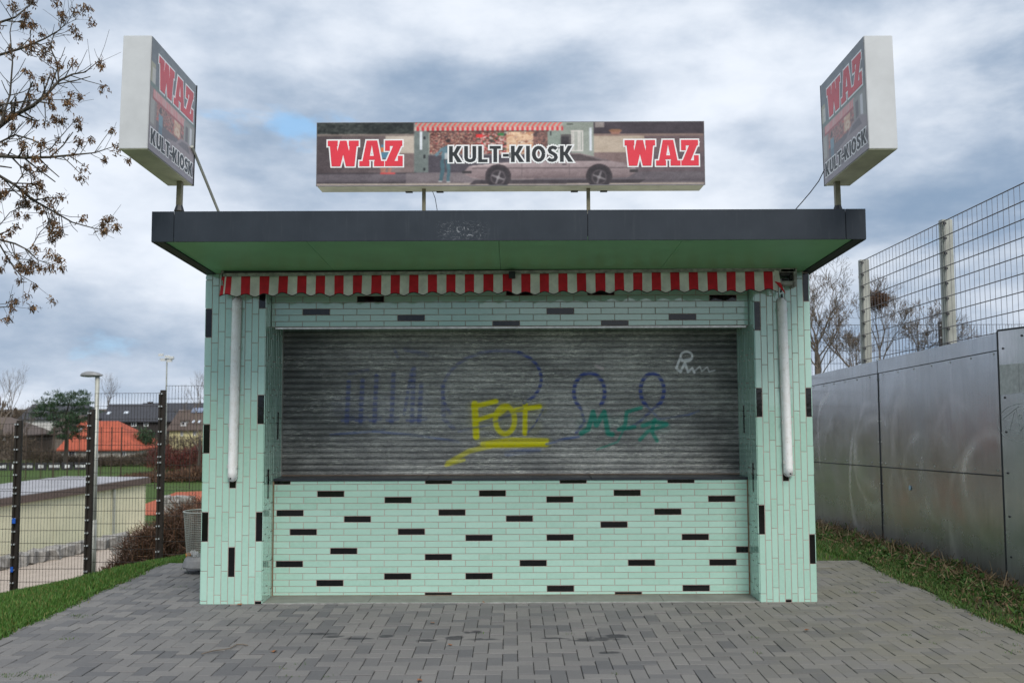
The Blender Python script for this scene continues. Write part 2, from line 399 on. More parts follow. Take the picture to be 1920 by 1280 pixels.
class MB:
    """collects convex pieces with material indices"""
    def __init__(s): s.v = []; s.f = []; s.mi = []
    def add(s, vs, fs, mi=0):
        b = len(s.v); s.v += [tuple(v) for v in vs]; s.f += [tuple(b + i for i in f) for f in fs]; s.mi += [mi] * len(fs)
        return s
    def box(s, a, b, mi=0):
        x0, y0, z0 = a; x1, y1, z1 = b
        vs = [(x0, y0, z0), (x1, y0, z0), (x1, y1, z0), (x0, y1, z0), (x0, y0, z1), (x1, y0, z1), (x1, y1, z1), (x0, y1, z1)]
        return s.add(vs, [(0, 3, 2, 1), (4, 5, 6, 7), (0, 1, 5, 4), (1, 2, 6, 5), (2, 3, 7, 6), (3, 0, 4, 7)], mi)
    def hexa(s, vs, mi=0):
        return s.add(vs, [(0, 3, 2, 1), (4, 5, 6, 7), (0, 1, 5, 4), (1, 2, 6, 5), (2, 3, 7, 6), (3, 0, 4, 7)], mi)
    def cyl(s, p0, p1, r0, r1=None, n=8, mi=0, caps=True):
        r1 = r0 if r1 is None else r1
        p0 = Vector(p0); p1 = Vector(p1); d = (p1 - p0).normalized()
        u = d.orthogonal().normalized(); w = d.cross(u)
        vs = []
        for p, r in ((p0, r0), (p1, r1)):
            for i in range(n):
                a = 2 * math.pi * i / n; vs.append(p + (u * math.cos(a) + w * math.sin(a)) * r)
        fs = [(i, (i + 1) % n, n + (i + 1) % n, n + i) for i in range(n)]
        if caps: fs += [tuple(range(n - 1, -1, -1)), tuple(range(n, 2 * n))]
        return s.add(vs, fs, mi)
    def path(s, pts, r, n=5, mi=0):
        for a, b in zip(pts[:-1], pts[1:]): s.cyl(a, b, r, r, n, mi)
        return s
    def prism(s, poly, d, mi=0):
        """poly: list of 3D points (planar, convex), extruded by vector d"""
        n = len(poly); d = Vector(d)
        vs = [Vector(p) for p in poly] + [Vector(p) + d for p in poly]
        fs = [tuple(range(n)), tuple(range(2 * n - 1, n - 1, -1))] + [(i, n + i, n + (i + 1) % n, (i + 1) % n) for i in range(n)]
        return s.add(vs, fs, mi)
    def mesh(s, name, mats, smooth=False, bevel=0.0):
        me = mesh_from(name, s.v, s.f, mats if isinstance(mats, list) else [mats], s.mi)
        bm = bmesh.new(); bm.from_mesh(me)
        bmesh.ops.recalc_face_normals(bm, faces=bm.faces)
        if bevel: bmesh.ops.bevel(bm, geom=list(bm.edges), offset=bevel, segments=2, affect='EDGES', clamp_overlap=True)
        bm.to_mesh(me); bm.free()
        if smooth: me.polygons.foreach_set('use_smooth', np.ones(len(me.polygons), dtype=bool))
        return me
    def put(s, name, mats, parent=None, smooth=False, bevel=0.0, **kw):
        return put(name, s.mesh(name, mats, smooth, bevel), parent, **kw)
def tubes_np(name, segs, mat, sides=4, smooth=True):
    """segs: list of (p0,p1,r0,r1) -> one mesh"""
    A = np.array([s[0] for s in segs], dtype=float); B = np.array([s[1] for s in segs], dtype=float)
    r0 = np.array([s[2] for s in segs]); r1 = np.array([s[3] for s in segs])
    D = B - A; L = np.linalg.norm(D, axis=1, keepdims=True); D = D / np.maximum(L, 1e-9)
    ref = np.where(np.abs(D[:, 2:3]) < 0.9, np.array([[0, 0, 1.0]]), np.array([[1.0, 0, 0]]))
    Ux = np.cross(D, ref); Ux /= np.maximum(np.linalg.norm(Ux, axis=1, keepdims=True), 1e-9); W = np.cross(D, Ux)
    n = len(segs); V = np.zeros((n, 2 * sides, 3))
    for i in range(sides):
        a = 2 * math.pi * i / sides
        off = Ux * math.cos(a) + W * math.sin(a)
        V[:, i] = A + off * r0[:, None]; V[:, sides + i] = B + off * r1[:, None]
    base = (np.arange(n) * 2 * sides)[:, None]
    F = np.concatenate([np.stack([base[:, 0] + i, base[:, 0] + (i + 1) % sides, base[:, 0] + sides + (i + 1) % sides, base[:, 0] + sides + i], axis=1) for i in range(sides)])
    return quads_np(name, V.reshape(-1, 3), F, [mat], smooth=smooth)
def leaves_np(name, P, size_w, size_l, mat, up=None, spread=1.0):
    """P (n,3): one small folded quad per point, random direction (biased by up)"""
    n = len(P); d = np.random.normal(size=(n, 3)) * spread
    if up is not None: d = d + np.array(up)
    d /= np.linalg.norm(d, axis=1, keepdims=True)
    s = np.cross(d, np.random.normal(size=(n, 3))); s /= np.linalg.norm(s, axis=1, keepdims=True)
    w = (size_w * np.random.uniform(0.6, 1.3, n))[:, None]; l = (size_l * np.random.uniform(0.6, 1.35, n))[:, None]
    V = np.stack([P - s * w * 0.5, P + s * w * 0.5, P + s * w * 0.28 + d * l, P - s * w * 0.28 + d * l], axis=1)
    r = np.repeat(np.random.rand(n), 4)
    return quads_np(name, V.reshape(-1, 3), np.arange(4 * n).reshape(n, 4), [mat], rnd=r)
def color_grid(name, nx, ny, posf, rgb, mat, alpha=None, attr='Col', smooth=False):
    """posf(u,v)->(n,3); rgb (ny+1,nx+1,3) linear"""
    u, v = np.meshgrid(np.linspace(0, 1, nx + 1), np.linspace(0, 1, ny + 1))
    V = posf(u.ravel(), v.ravel())
    i = np.arange(ny)[:, None] * (nx + 1) + np.arange(nx)[None, :]
    F = np.stack([i, i + 1, i + nx + 2, i + nx + 1], axis=-1).reshape(-1, 4)
    me = quads_np(name, V, F, [mat], smooth=smooth)
    a = me.color_attributes.new(attr, 'FLOAT_COLOR', 'POINT')
    col = np.ones((len(V), 4), dtype=np.float32); col[:, :3] = rgb.reshape(-1, 3)
    if alpha is not None: col[:, 3] = alpha.ravel()
    a.data.foreach_set('color', col.ravel())
    return me
def smoothstep(x, a, b):
    t = np.clip((x - a) / (b - a), 0, 1); return t * t * (3 - 2 * t)

# =================================================================== GROUND
def terrain(x, y):
    x = np.asarray(x, dtype=float); y = np.asarray(y, dtype=float)
    s = np.maximum(-3.74 - x, 0); t = np.clip(y - 10.1, 0, 6.5)
    b = np.interp(x, [-3.74, 4.0], [0.098, 0.03])
    s2 = np.minimum(s, 9)
    left_amt = 0.192 * s2 * smoothstep(s, 0, 1.2) ** 0.5
    z = -(left_amt + b * t)
    deep = smoothstep(y, 16.0, 27.0) * smoothstep(-x, -9.0, -3.0)
    z = z * (1 - deep) - 4.1 * deep
    # flatten under the paving
    return z - 0.03
xs = np.unique(np.concatenate([np.linspace(-40, 40, 161), np.linspace(-12, 6, 121), np.array([-2500, -1200, -600, -300, -160, -90, -60, 60, 90, 160, 300, 600, 1200, 2500.0])]))
ys = np.unique(np.concatenate([np.linspace(-12, 40, 157), np.linspace(40, 160, 61), np.array([-2500, -900, -300, -100, -40, 200, 300, 500, 900, 1600, 2800.0])]))
gx, gy = np.meshgrid(xs, ys)
gz = terrain(gx, gy)
nx_, ny_ = len(xs) - 1, len(ys) - 1
i_ = np.arange(ny_)[:, None] * (nx_ + 1) + np.arange(nx_)[None, :]
put('ground', quads_np('ground', np.stack([gx, gy, gz], -1).reshape(-1, 3), np.stack([i_, i_ + 1, i_ + nx_ + 2, i_ + nx_ + 1], -1).reshape(-1, 4), [MATS['soil']], smooth=True), kind='structure')

# paving
PX0, PX1, PY0, PY1 = -3.74, 3.70, 0.6, 10.12
pav = MB().box((PX0, PY0, -0.3), (PX1, PY1, -0.011)).put('paving', MATS['joint'], kind='structure')
u_ = 0.1005
def paver_mesh(w, d):
    g = 0.0022; b = 0.003; h = 0.06
    x0, x1, y0, y1 = -w / 2 + g, w / 2 - g, -d / 2 + g, d / 2 - g
    vs = [(x0, y0, -h), (x1, y0, -h), (x1, y1, -h), (x0, y1, -h), (x0, y0, -b), (x1, y0, -b), (x1, y1, -b), (x0, y1, -b),
          (x0 + b, y0 + b, 0), (x1 - b, y0 + b, 0), (x1 - b, y1 - b, 0), (x0 + b, y1 - b, 0)]
    fs = []
    for k in (0, 4):
        for i in range(4): fs.append((k + i, k + (i + 1) % 4, k + 4 + (i + 1) % 4, k + 4 + i))
    fs.append((8, 9, 10, 11))
    return np.array(vs), np.array(fs)
pv = []
for i in range(-40, 42):
    for j in range(-2, 110):
        c = (i - j) % 4
        if c == 0: a = (i, j, 2, 1)
        elif c == 3: a = (i, j, 1, 2)
        else: continue
        x0 = a[0] * u_ + 0.03; y0 = a[1] * u_ + PY0; x1 = x0 + a[2] * u_; y1 = y0 + a[3] * u_
        x0, x1 = max(x0, PX0), min(x1, PX1); y0, y1 = max(y0, PY0), min(y1, PY1)
        if x1 - x0 < 0.02 or y1 - y0 < 0.02: continue
        pv.append((x0, x1, y0, y1))
def in_view(x, y): return 5.62 < y < 7.98 and abs(x) / y < 0.545
seen = sorted([p for p in pv if in_view((p[0] + p[1]) / 2, (p[2] + p[3]) / 2)], key=lambda p: p[2])
single = set(seen[:298])
cache = {}
rest_v, rest_f, rest_r = [], [], []
nb = 0
for p in pv:
    x0, x1, y0, y1 = p; w, d = round(x1 - x0, 4), round(y1 - y0, 4)
    loc = ((x0 + x1) / 2, (y0 + y1) / 2, random.gauss(0, 0.0017))
    rot = (random.gauss(0, 0.006), random.gauss(0, 0.006), random.gauss(0, 0.006))
    if p in single:
        if (w, d) not in cache:
            V, F = paver_mesh(w, d); cache[(w, d)] = quads_np('paver', V, F, [MATS['paver']])
        put('paver', cache[(w, d)], pav, loc, rot)
    else:
        if y1 < 3.5: continue
        V, F = paver_mesh(w, d)
        M = Euler(rot).to_matrix(); V = V @ np.array(M).T + np.array(loc)
        rest_v.append(V); rest_f.append(F + nb); nb += len(V); rest_r.append(np.full(len(V), random.random()))
put('pavers', quads_np('pavers', np.concatenate(rest_v), np.concatenate(rest_f), [MATS['paver']], rnd=np.concatenate(rest_r)), pav, kind='stuff')
# near, never seen strip of pavers
MB().box((PX0, PY0, -0.011), (PX1, 3.55, -0.004)).put('paving_field', MATS['paver'], pav)

# =================================================================== KIOSK
YF = 8.0; YW = 8.325; YL = 8.17; YS = 8.63; YB = 10.55
kiosk = empty('kiosk', (0, YF + 1.2, 0), 'mint green tiled kiosk with flat dark roof and closed grey shutter', 'kiosk')
KM = Matrix.Translation((0, -(YF + 1.2), 0))
def kput(name, me, parent=kiosk, **kw):
    """mesh in world coordinates under the kiosk (or a part whose origin is the world origin)"""
    o = put(name, me, parent, **kw)
    if parent is kiosk: o.location = (0, -(YF + 1.2), 0)
    return o
XL0 = U(375, 1132, YF).x; XL1 = U(490, 1132, YF).x; XR0 = U(1426, 1128, YF).x; XR1 = U(1532, 1127, YF).x
ROOF_Y0 = 6.77
fz0 = U(960, 451, ROOF_Y0).z; fz1 = U(960, 394, ROOF_Y0).z     # fascia bottom and top
def soffit_z(y): return fz0 + 0.012 - 0.057 * (y - ROOF_Y0)
def tile_mesh(w, h, name, mat, depth=0.012):
    b = 0.0011
    x, z = w / 2, h / 2
    vs = [(-x, depth, -z), (x, depth, -z), (x, depth, z), (-x, depth, z), (-x, b, -z), (x, b, -z), (x, b, z), (-x, b, z),
          (-x + b, 0, -z + b), (x - b, 0, -z + b), (x - b, 0, z - b), (-x + b, 0, z - b)]
    fs = []
    for k in (0, 4):
        for i in range(4): fs.append((k + i, k + (i + 1) % 4, k + 4 + (i + 1) % 4, k + 4 + i))
    fs.append((8, 9, 10, 11))
    return quads_np(name, np.array(vs), np.array(fs), [mat])
tcache = {}
def tile(parent, cx, y, cz, w, h, black):
    key = (round(w, 3), round(h, 3), black)
    if key not in tcache:
        tcache[key] = tile_mesh(key[0], key[1], 'tile', MATS['blacktile'] if black else MATS['tile'])
    o = put('black_tile' if black else 'tile', tcache[key], parent, (cx, y, cz), (random.gauss(0, 0.004), 0, random.gauss(0, 0.003)))
    return o
JT = 0.0058
CP = (XL1 - XL0) / 9.0       # column pitch on the pillars
TP = 0.2475                  # tile length pitch on the pillars
OFF = [0, .195, -.2, 0, .19, 0, -.2, .195, 0]
def pillar(x0, x1, blacks, zref, inner):
    body = MB().box((x0 + 0.004, YF + 0.0025, -0.2), (x1 - 0.004, YS + 0.06, soffit_z(YF) + 0.01))
    p = kput('pillar', body.mesh('pillar', MATS['grout']))
    cp = (x1 - x0) / 9
    pts = [U(px, py, YF) for px, py in blacks]
    top = soffit_z(YF) - 0.004
    used = set()
    cells = []
    for c in range(9):
        zj = zref - OFF[c] * TP
        k0 = math.floor((0 - zj) / TP)
        for k in range(k0, k0 + 16):
            za, zb = zj + k * TP + JT / 2, zj + (k + 1) * TP - JT / 2
            za, zb = max(za, 0.004), min(zb, top)
            if zb - za < 0.012: continue
            cells.append((x0 + (c + 0.5) * cp, za, zb))
    bl = set()
    for q in pts:
        best = min(range(len(cells)), key=lambda i: abs(cells[i][0] - q.x) * 4 + max(cells[i][1] - q.z, q.z - cells[i][2], 0) * 3 + abs((cells[i][1] + cells[i][2]) / 2 - q.z))
        bl.add(best)
    for i, (cx, za, zb) in enumerate(cells):
        tile(p, cx, YF, (za + zb) / 2, cp - JT, zb - za, i in bl)
    # inner side and outer side cladding (seen edge on): one joined part
    V, F, MI, RN = [], [], [], []; n = 0
    for side, xf in (('in', x1 if inner > 0 else x0), ('out', x0 if inner > 0 else x1)):
        sgn = inner if side == 'in' else -inner
        ymax = YS if side == 'in' else YB
        cols = int((ymax - YF) / cp)
        cw = (ymax - YF) / cols
        for c in range(cols):
            zj = zref - OFF[(c + 4) % 9] * TP + 0.05
            k0 = math.floor((0 - zj) / TP)
            for k in range(k0, k0 + 16):
                za, zb = max(zj + k * TP + JT / 2, 0.006), min(zj + (k + 1) * TP - JT / 2, soffit_z(YF + c * cw) - 0.02)
                if zb - za < 0.012: continue
                ya, yb = YF + c * cw + JT / 2 + (0.004 if c == 0 else 0), YF + (c + 1) * cw - JT / 2
                jit = random.gauss(0, 0.0006)
                xa = xf + sgn * (0.004 + jit); xb = xf - sgn * 0.002
                bvl = 0.001
                vs = [(xb, ya, za), (xb, yb, za), (xb, yb, zb), (xb, ya, zb), (xa, ya + bvl, za + bvl), (xa, yb - bvl, za + bvl), (xa, yb - bvl, zb - bvl), (xa, ya + bvl, zb - bvl)]
                fs = [(0, 1, 5, 4), (1, 2, 6, 5), (2, 3, 7, 6), (3, 0, 4, 7), (4, 5, 6, 7)]
                black = (c * 5 + k * 3) % 31 == 7
                V += vs; F += [tuple(n + q for q in f) for f in fs]; MI += [1 if black else 0] * 5; RN += [random.random()] * 8; n += 8
    me = quads_np('side_tiles', np.array(V), np.array(F), [MATS['tile'], MATS['blacktile']], MI, rnd=RN)
    bm = bmesh.new(); bm.from_mesh(me); bmesh.ops.recalc_face_normals(bm, faces=bm.faces); bm.to_mesh(me); bm.free()
    put('side_tiles', me, p, kind='stuff')
    return p
# left pillar: reference joint of column one at photo y 909.5
pillar(XL0, XL1, [(390, 615), (386, 830), (382, 992), (495, 575), (490, 776), (486, 990), (483, 1131), (436, 905), (433, 1055)], 4 * TP + 0.030, 1)
pillar(XR0, XR1, [(1420, 612), (1425, 767), (1430, 978), (1512, 560), (1520, 767), (1525, 1030), (1475, 893), (1468, 665), (1479, 1126)], 4 * TP + 0.073, -1)
# body behind
GAPX0, GAPX1 = XL1 + 0.002, XR0 - 0.002
kput('side_wall', MB().box((XL0 + 0.008, YS + 0.07, -0.2), (XL0 + 0.24, YB, 2.68)).mesh('side_wall', MATS['grout']))
kput('side_wall', MB().box((XR1 - 0.24, YS + 0.07, -0.2), (XR1 - 0.008, YB, 2.68)).mesh('side_wall', MATS['grout']))
kput('rear_wall', MB().box((XL0 + 0.24, YB - 0.2, -0.2), (XR1 - 0.24, YB, 2.68)).mesh('rear_wall', MATS['tile']))
# counter wall
sill_z1 = U(960, 890.5, YS).z; sill_z0 = U(960, 899.5, YW).z
cw = kput('counter_wall', MB().box((GAPX0 + 0.006, YW + 0.0028, -0.2), (GAPX1 - 0.006, YW + 0.2, sill_z0 - 0.002)).mesh('counter_wall', MATS['grout']))
RP = (U(1050, 925, YW).z - U(1050, 1104, YW).z) / 15; LP = (U(1176, 925, YW).x - U(620, 925, YW).x) / 11
z_ref = U(620, 925.5, YW).z; x_ref = U(620, 925.5, YW).x     # centre of a known tile
blk = [(823, 902), (1075, 902), (1275, 901), (620, 925), (747, 937), (925, 925), (1050, 936), (1176, 924), (1351, 935), (543, 962), (670, 973), (848, 960), (974, 972), (1250, 958),
       (568, 997), (772, 997), (898, 1007), (1050, 1007), (1150, 983), (1301, 1005), (1388, 1028), (642, 1033), (822, 1044), (541, 1057), (998, 1055), (1201, 1054), (1353, 1052),
       (744, 1081), (897, 1080), (617, 1093), (1050, 1104), (1303, 1101), (822, 1113), (1177, 1112), (531, 902)]
def wall_tiles(parent, y, x0, x1, z0, z1, xr, zr, blacks, RPv, LPv):
    cells = []
    r0 = math.floor((z0 - zr) / RPv) - 1
    for r in range(r0, r0 + 60):
        za, zb = zr + (r - 0.5) * RPv + JT / 2, zr + (r + 0.5) * RPv - JT / 2
        za, zb = max(za, z0), min(zb, z1)
        if zb - za < 0.008: continue
        sh = 0.5 * (r % 2)
        c0 = math.floor((x0 - xr) / LPv) - 1
        for c in range(c0, c0 + 40):
            xa, xb = xr + (c - 0.5 + sh) * LPv + JT / 2, xr + (c + 0.5 + sh) * LPv - JT / 2
            xa, xb = max(xa, x0), min(xb, x1)
            if xb - xa < 0.012: continue
            cells.append(((xa + xb) / 2, (za + zb) / 2, xb - xa, zb - za))
    bl = set()
    for px, py in blacks:
        q = U(px, py, y)
        bl.add(min(range(len(cells)), key=lambda i: abs(cells[i][0] - q.x) + 4.5 * abs(cells[i][1] - q.z)))
    for i, (cx, cz, w, h) in enumerate(cells): tile(parent, cx, y, cz, w, h, i in bl)
wall_tiles(cw, YW, GAPX0 + 0.012, GAPX1 - 0.012, 0.0105, sill_z0 - 0.004, x_ref, z_ref, blk, RP, LP)
put('sealant', MB().box((GAPX0, YW - 0.004, 0.0), (GAPX0 + 0.011, YW + 0.012, sill_z0 - 0.004)).box((GAPX1 - 0.011, YW - 0.004, 0.0), (GAPX1, YW + 0.012, sill_z0 - 0.004)).box((GAPX0 + 0.012, YW - 0.002, 0.0072), (GAPX1 - 0.012, YW + 0.012, 0.0102)).mesh('sealant', MATS['grout_rust']), cw)
# sill in two lengths
xs_mid = U(800, 897, YW).x; xs_mid2 = U(1108, 897, YW).x
for a, b in ((GAPX0 + 0.005, xs_mid), (xs_mid + 0.004, xs_mid2), (xs_mid2 + 0.004, GAPX1 - 0.005)):
    kput('counter_sill', MB().box((a, YW - 0.014, sill_z0), (b, YS + 0.02, sill_z1)).mesh('counter_sill', MATS['sill'], bevel=0.003))
# threshold slabs
tx = [XL1 + 0.004, U(695, 1125, 8.2).x, U(962, 1125, 8.2).x, U(1240, 1125, 8.2).x, XR0 - 0.004]
for a, b in zip(tx[:-1], tx[1:]):
    kput('threshold_slab', MB().box((a + 0.002, YF + 0.03, -0.06), (b - 0.002, YW + 0.02, 0.007)).mesh('threshold_slab', MATS['slab']))
kput('threshold_edge', MB().box((XL1 + 0.004, YF + 0.012, -0.06), (XR0 - 0.004, YF + 0.026, 0.009)).mesh('threshold_edge', MATS['alu']))
# lintel
lz0 = U(960, 613, YL).z
lin_o = kput('lintel', MB().box((GAPX0 + 0.006, YL + 0.012, lz0 + 0.004), (GAPX1 - 0.006, YS + 0.05, soffit_z(YL) + 0.01)).mesh('lintel', MATS['tile']))
lref = U(949, 607, YL)
lz1 = U(960, 548, YL).z + 0.13
put('grout_bed', MB().box((GAPX0 + 0.007, YL + 0.0028, lz0 + 0.006), (GAPX1 - 0.007, YL + 0.011, soffit_z(YL) - 0.01)).mesh('grout_bed', MATS['grout']), lin_o)
wall_tiles(lin_o, YL, GAPX0 + 0.009, GAPX1 - 0.009, lz0 + 0.012, soffit_z(YL) - 0.01, lref.x, lref.z,
           [(590, 586), (769, 597), (949, 607), (1050, 584), (1152, 607), (1279, 594), (693, 561), (973, 550), (1127, 549), (1354, 558), (530, 530), (820, 525)], RP, 0.2385)
put('edge_strip', MB().box((GAPX0 + 0.045, YL - 0.012, lz0 - 0.012), (GAPX1 - 0.03, YL + 0.012, lz0 + 0.003)).mesh('edge_strip', MATS['alu']), lin_o)

# roller shutter
sh_x0 = U(531, 760, YS).x; sh_x1 = U(1384, 760, YS).x
sh_z0 = sill_z1 + 0.002; sh_z1 = U(960, 618, YS).z
shut = kput('roller_shutter', MB().box((sh_x0 - 0.03, YS + 0.03, sh_z0), (sh_x1 + 0.03, YS + 0.045, sh_z1 + 0.1)).mesh('roller_shutter', MATS['darkmetal']))
# spray paint strokes in photo pixels: (points, width px, colour, strength)
BLUE = lin(24, 62, 150); YEL = lin(240, 232, 0); TEAL = lin(36, 160, 138); WHT = lin(245, 246, 248); PBL = lin(70, 105, 175)
def arc(cx, cy, rx, ry, a0, a1, n=20): return [(cx + rx * math.cos(R(a0 + (a1 - a0) * i / n)), cy + ry * math.sin(R(a0 + (a1 - a0) * i / n))) for i in range(n + 1)]
over = [([(888, 765), (1012, 765)], 26, YEL, .10), ([(890, 790), (1000, 800)], 30, YEL, .08), ([(905, 830), (1025, 830)], 20, YEL, .14), ([(1095, 795), (1140, 790)], 26, TEAL, .14), ([(1165, 790), (1245, 800)], 24, TEAL, .14), ([(640, 760), (790, 755)], 40, BLUE, .10)]
strokes = over + [
    # yellow letters and underline
    ([(890, 757), (893, 818)], 12, YEL, 1.0), ([(888, 762), (930, 752)], 9, YEL, 1.0), ([(893, 788), (927, 777)], 8, YEL, 1.0),
    (arc(947, 787, 18, 26, 0, 360), 9.5, YEL, .9), ([(936, 775), (952, 762)], 10, YEL, .8),
    ([(985, 757), (984, 812)], 9, YEL, 1.0), ([(968, 768), (1012, 762)], 9, YEL, 1.0),
    ([(905, 832), (960, 824), (1025, 826)], 9, YEL, .75), ([(915, 834), (1024, 832)], 10, YEL, 1.0), ([(840, 868), (880, 845), (920, 836)], 9, YEL, .6), ([(836, 872), (870, 862)], 6, YEL, .55),
    # dark blue loops
    (arc(1105, 735, 29, 36, 130, 400), 7, BLUE, .9), (arc(1223, 732, 22, 32, 120, 420), 7, BLUE, .9),
    ([(1088, 762), (1096, 790), (1080, 812)], 5, BLUE, .6), ([(1233, 758), (1200, 790), (1180, 802)], 5, BLUE, .6), ([(1212, 760), (1236, 785), (1290, 778), (1310, 770)], 4, PBL, .5),
    (arc(950, 710, 65, 52, -70, 60), 6, BLUE, .85), (arc(940, 735, 110, 78, 150, 290), 6, BLUE, .45), ([(980, 765), (920, 795), (860, 808)], 5, BLUE, .4),
    ([(1018, 768), (1003, 795), (990, 810)], 4, BLUE, .6), ([(1025, 832), (1060, 822), (1085, 818)], 5, PBL, .7), ([(700, 808), (800, 818), (860, 828)], 5, PBL, .45),
    ([(950, 850), (1010, 842)], 10, PBL, .4), ([(620, 815), (720, 806)], 5, PBL, .4),
    ([(760, 655), (800, 665)], 8, BLUE, .35), ([(740, 655), (745, 668)], 6, BLUE, .4),
    # teal letters
    ([(1090, 812), (1103, 804), (1112, 772), (1118, 797), (1133, 772), (1140, 812), (1148, 814)], 9, TEAL, .9), ([(1202, 764), (1175, 772), (1172, 798), (1160, 805), (1190, 800)], 7, TEAL, .85),
    ([(1172, 800), (1158, 828), (1120, 842)], 4, TEAL, .6), ([(1205, 798), (1228, 790), (1250, 795)], 8, TEAL, .85), ([(1228, 786), (1222, 808), (1232, 826)], 7, TEAL, .85), ([(1248, 797), (1215, 808), (1200, 824)], 7, TEAL, .8),
    # white scrawl
    ([(1275, 672), (1268, 690), (1276, 697), (1284, 680), (1290, 697), (1298, 690), (1302, 698)], 4.6, WHT, 1), (arc(1287, 668, 11, 9, -20, 330), 4.2, WHT, .95), ([(1279, 676), (1297, 672)], 4.5, WHT, .95),
    ([(1304, 694), (1312, 687), (1316, 696), (1326, 688), (1330, 697), (1340, 694)], 3.2, WHT, .7),
    ([(1117, 686), (1130, 691)], 6, lin(205, 195, 195), .9),
]
for i, x in enumerate((650, 676, 702, 734, 772, 786)):      # fading blue block letters on the left
    y0 = (716, 712, 704, 700, 690, 720)[i]
    strokes.append(([(x + 4, y0), (x, 792)], 8, BLUE, .55)); strokes.append(([(x - 8, 787), (x + 12, 784)], 7, BLUE, .5))
strokes.append(([(772, 695), (758, 775)], 6, BLUE, .5)); strokes.append(([(830, 722), (832, 785), (850, 803)], 8, BLUE, .4)); strokes.append(([(655, 700), (690, 694)], 6, BLUE, .3))
NSL = 25; SP = (sh_z1 - sh_z0) / NSL; NXS = 560
prof = [(0.0, 0.013), (0.02, 0.0), (0.10, -0.0022), (0.25, -0.0042), (0.42, -0.0050), (0.60, -0.0038), (0.72, -0.0006), (0.73, 0.012), (0.785, 0.012), (0.795, 0.0), (0.885, 0.0), (0.895, 0.014), (1.0, 0.014)]  # (height fraction, y)
pf = np.array(prof)
rngp = np.random.RandomState(3)
CRi = np.array(CAM_R.transposed())
def to_px(P):
    q = (P - np.array([0, 0, CAM_H])) @ CRi.T
    return 960 + FPX * q[:, 0] / -q[:, 2], 640 - FPX * q[:, 1] / -q[:, 2]
for s in range(NSL):
    zb = sh_z0 + s * SP; sag = rngp.normal(0, 0.0012)
    tilt = rngp.normal(0, 0.0012)
    def posf(u, v, zb=zb, sag=sag, tilt=tilt):
        k = np.clip(np.round(v * (len(pf) - 1)).astype(int), 0, len(pf) - 1)
        x = sh_x0 - 0.01 + u * (sh_x1 - sh_x0 + 0.02)
        wob = 0.0006 * np.sin(u * 23 + zb * 40) + 0.0004 * np.sin(u * 61 + zb * 97)
        return np.stack([x, YS + pf[k, 1] + sag + wob, zb + pf[k, 0] * SP + tilt * (u - .5) + 0.0003 * np.sin(u * 17 + zb * 31)], -1)
    u, v = np.meshgrid(np.linspace(0, 1, NXS + 1), np.linspace(0, 1, len(pf)))
    Pw = posf(u.ravel(), v.ravel())
    qx, qy = to_px(Pw)
    hf = pf[np.clip(np.round(v.ravel() * (len(pf) - 1)).astype(int), 0, len(pf) - 1), 0]
    rgb = np.zeros((len(qx), 3)); al = np.zeros(len(qx))
    for pts, wd, colr, st in strokes:
        ysb = [p[1] for p in pts]
        if qy.min() > max(ysb) + wd + 3 or qy.max() < min(ysb) - wd - 3: continue
        dmin = np.full(len(qx), 1e9)
        for (ax, ay), (bx, by) in zip(pts[:-1], pts[1:]):
            dx, dy = bx - ax, by - ay; L2 = dx * dx + dy * dy + 1e-9
            t = np.clip(((qx - ax) * dx + (qy - ay) * dy) / L2, 0, 1)
            dmin = np.minimum(dmin, np.hypot(qx - ax - t * dx, qy - ay - t * dy))
        a = st * (1 - smoothstep(dmin, wd * 0.32, wd * 0.72))
        if colr in (BLUE, PBL): a = a * (0.42 + 0.58 * (1 - smoothstep(hf, 0.3, 0.7)))
        rgb = rgb * (1 - a[:, None]) + np.array(colr) * a[:, None]; al = 1 - (1 - al) * (1 - a)
    rgb = np.where(al[:, None] > 1e-4, rgb / np.maximum(al[:, None], 1e-4), 0)
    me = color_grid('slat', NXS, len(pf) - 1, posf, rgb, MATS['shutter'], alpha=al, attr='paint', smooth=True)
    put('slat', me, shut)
for xa, xb in ((sh_x0 - 0.05, sh_x0 - 0.001), (sh_x1 + 0.001, sh_x1 + 0.05)):
    put('guide_rail', MB().box((xa, YS - 0.035, sh_z0), (xb, YS + 0.03, sh_z1 + 0.05)).mesh('guide_rail', MATS['galv'], bevel=0.002), shut)
# reveal filler between pillar inner face and guide rail is the pillar itself; widen it where the opening narrows
for xa, xb in ((GAPX0 - 0.001, sh_x0 - 0.052), (sh_x1 + 0.052, GAPX1 + 0.001)):
    if xb > xa: put('shutter_side_panel', MB().box((xa, YS - 0.02, sh_z0), (xb, YS + 0.03, sh_z1 + 0.05)).mesh('shutter_side_panel', MATS['tile']), shut)
put('bottom_bar', MB().box((sh_x0, YS - 0.016, sh_z0 - 0.001), (sh_x1, YS - 0.001, sh_z0 + 0.010)).mesh('bottom_bar', simple('rusty_bottom_bar', lin(120, 105, 92), 0.7, 0.2, var=0.4, scale=15)), shut)

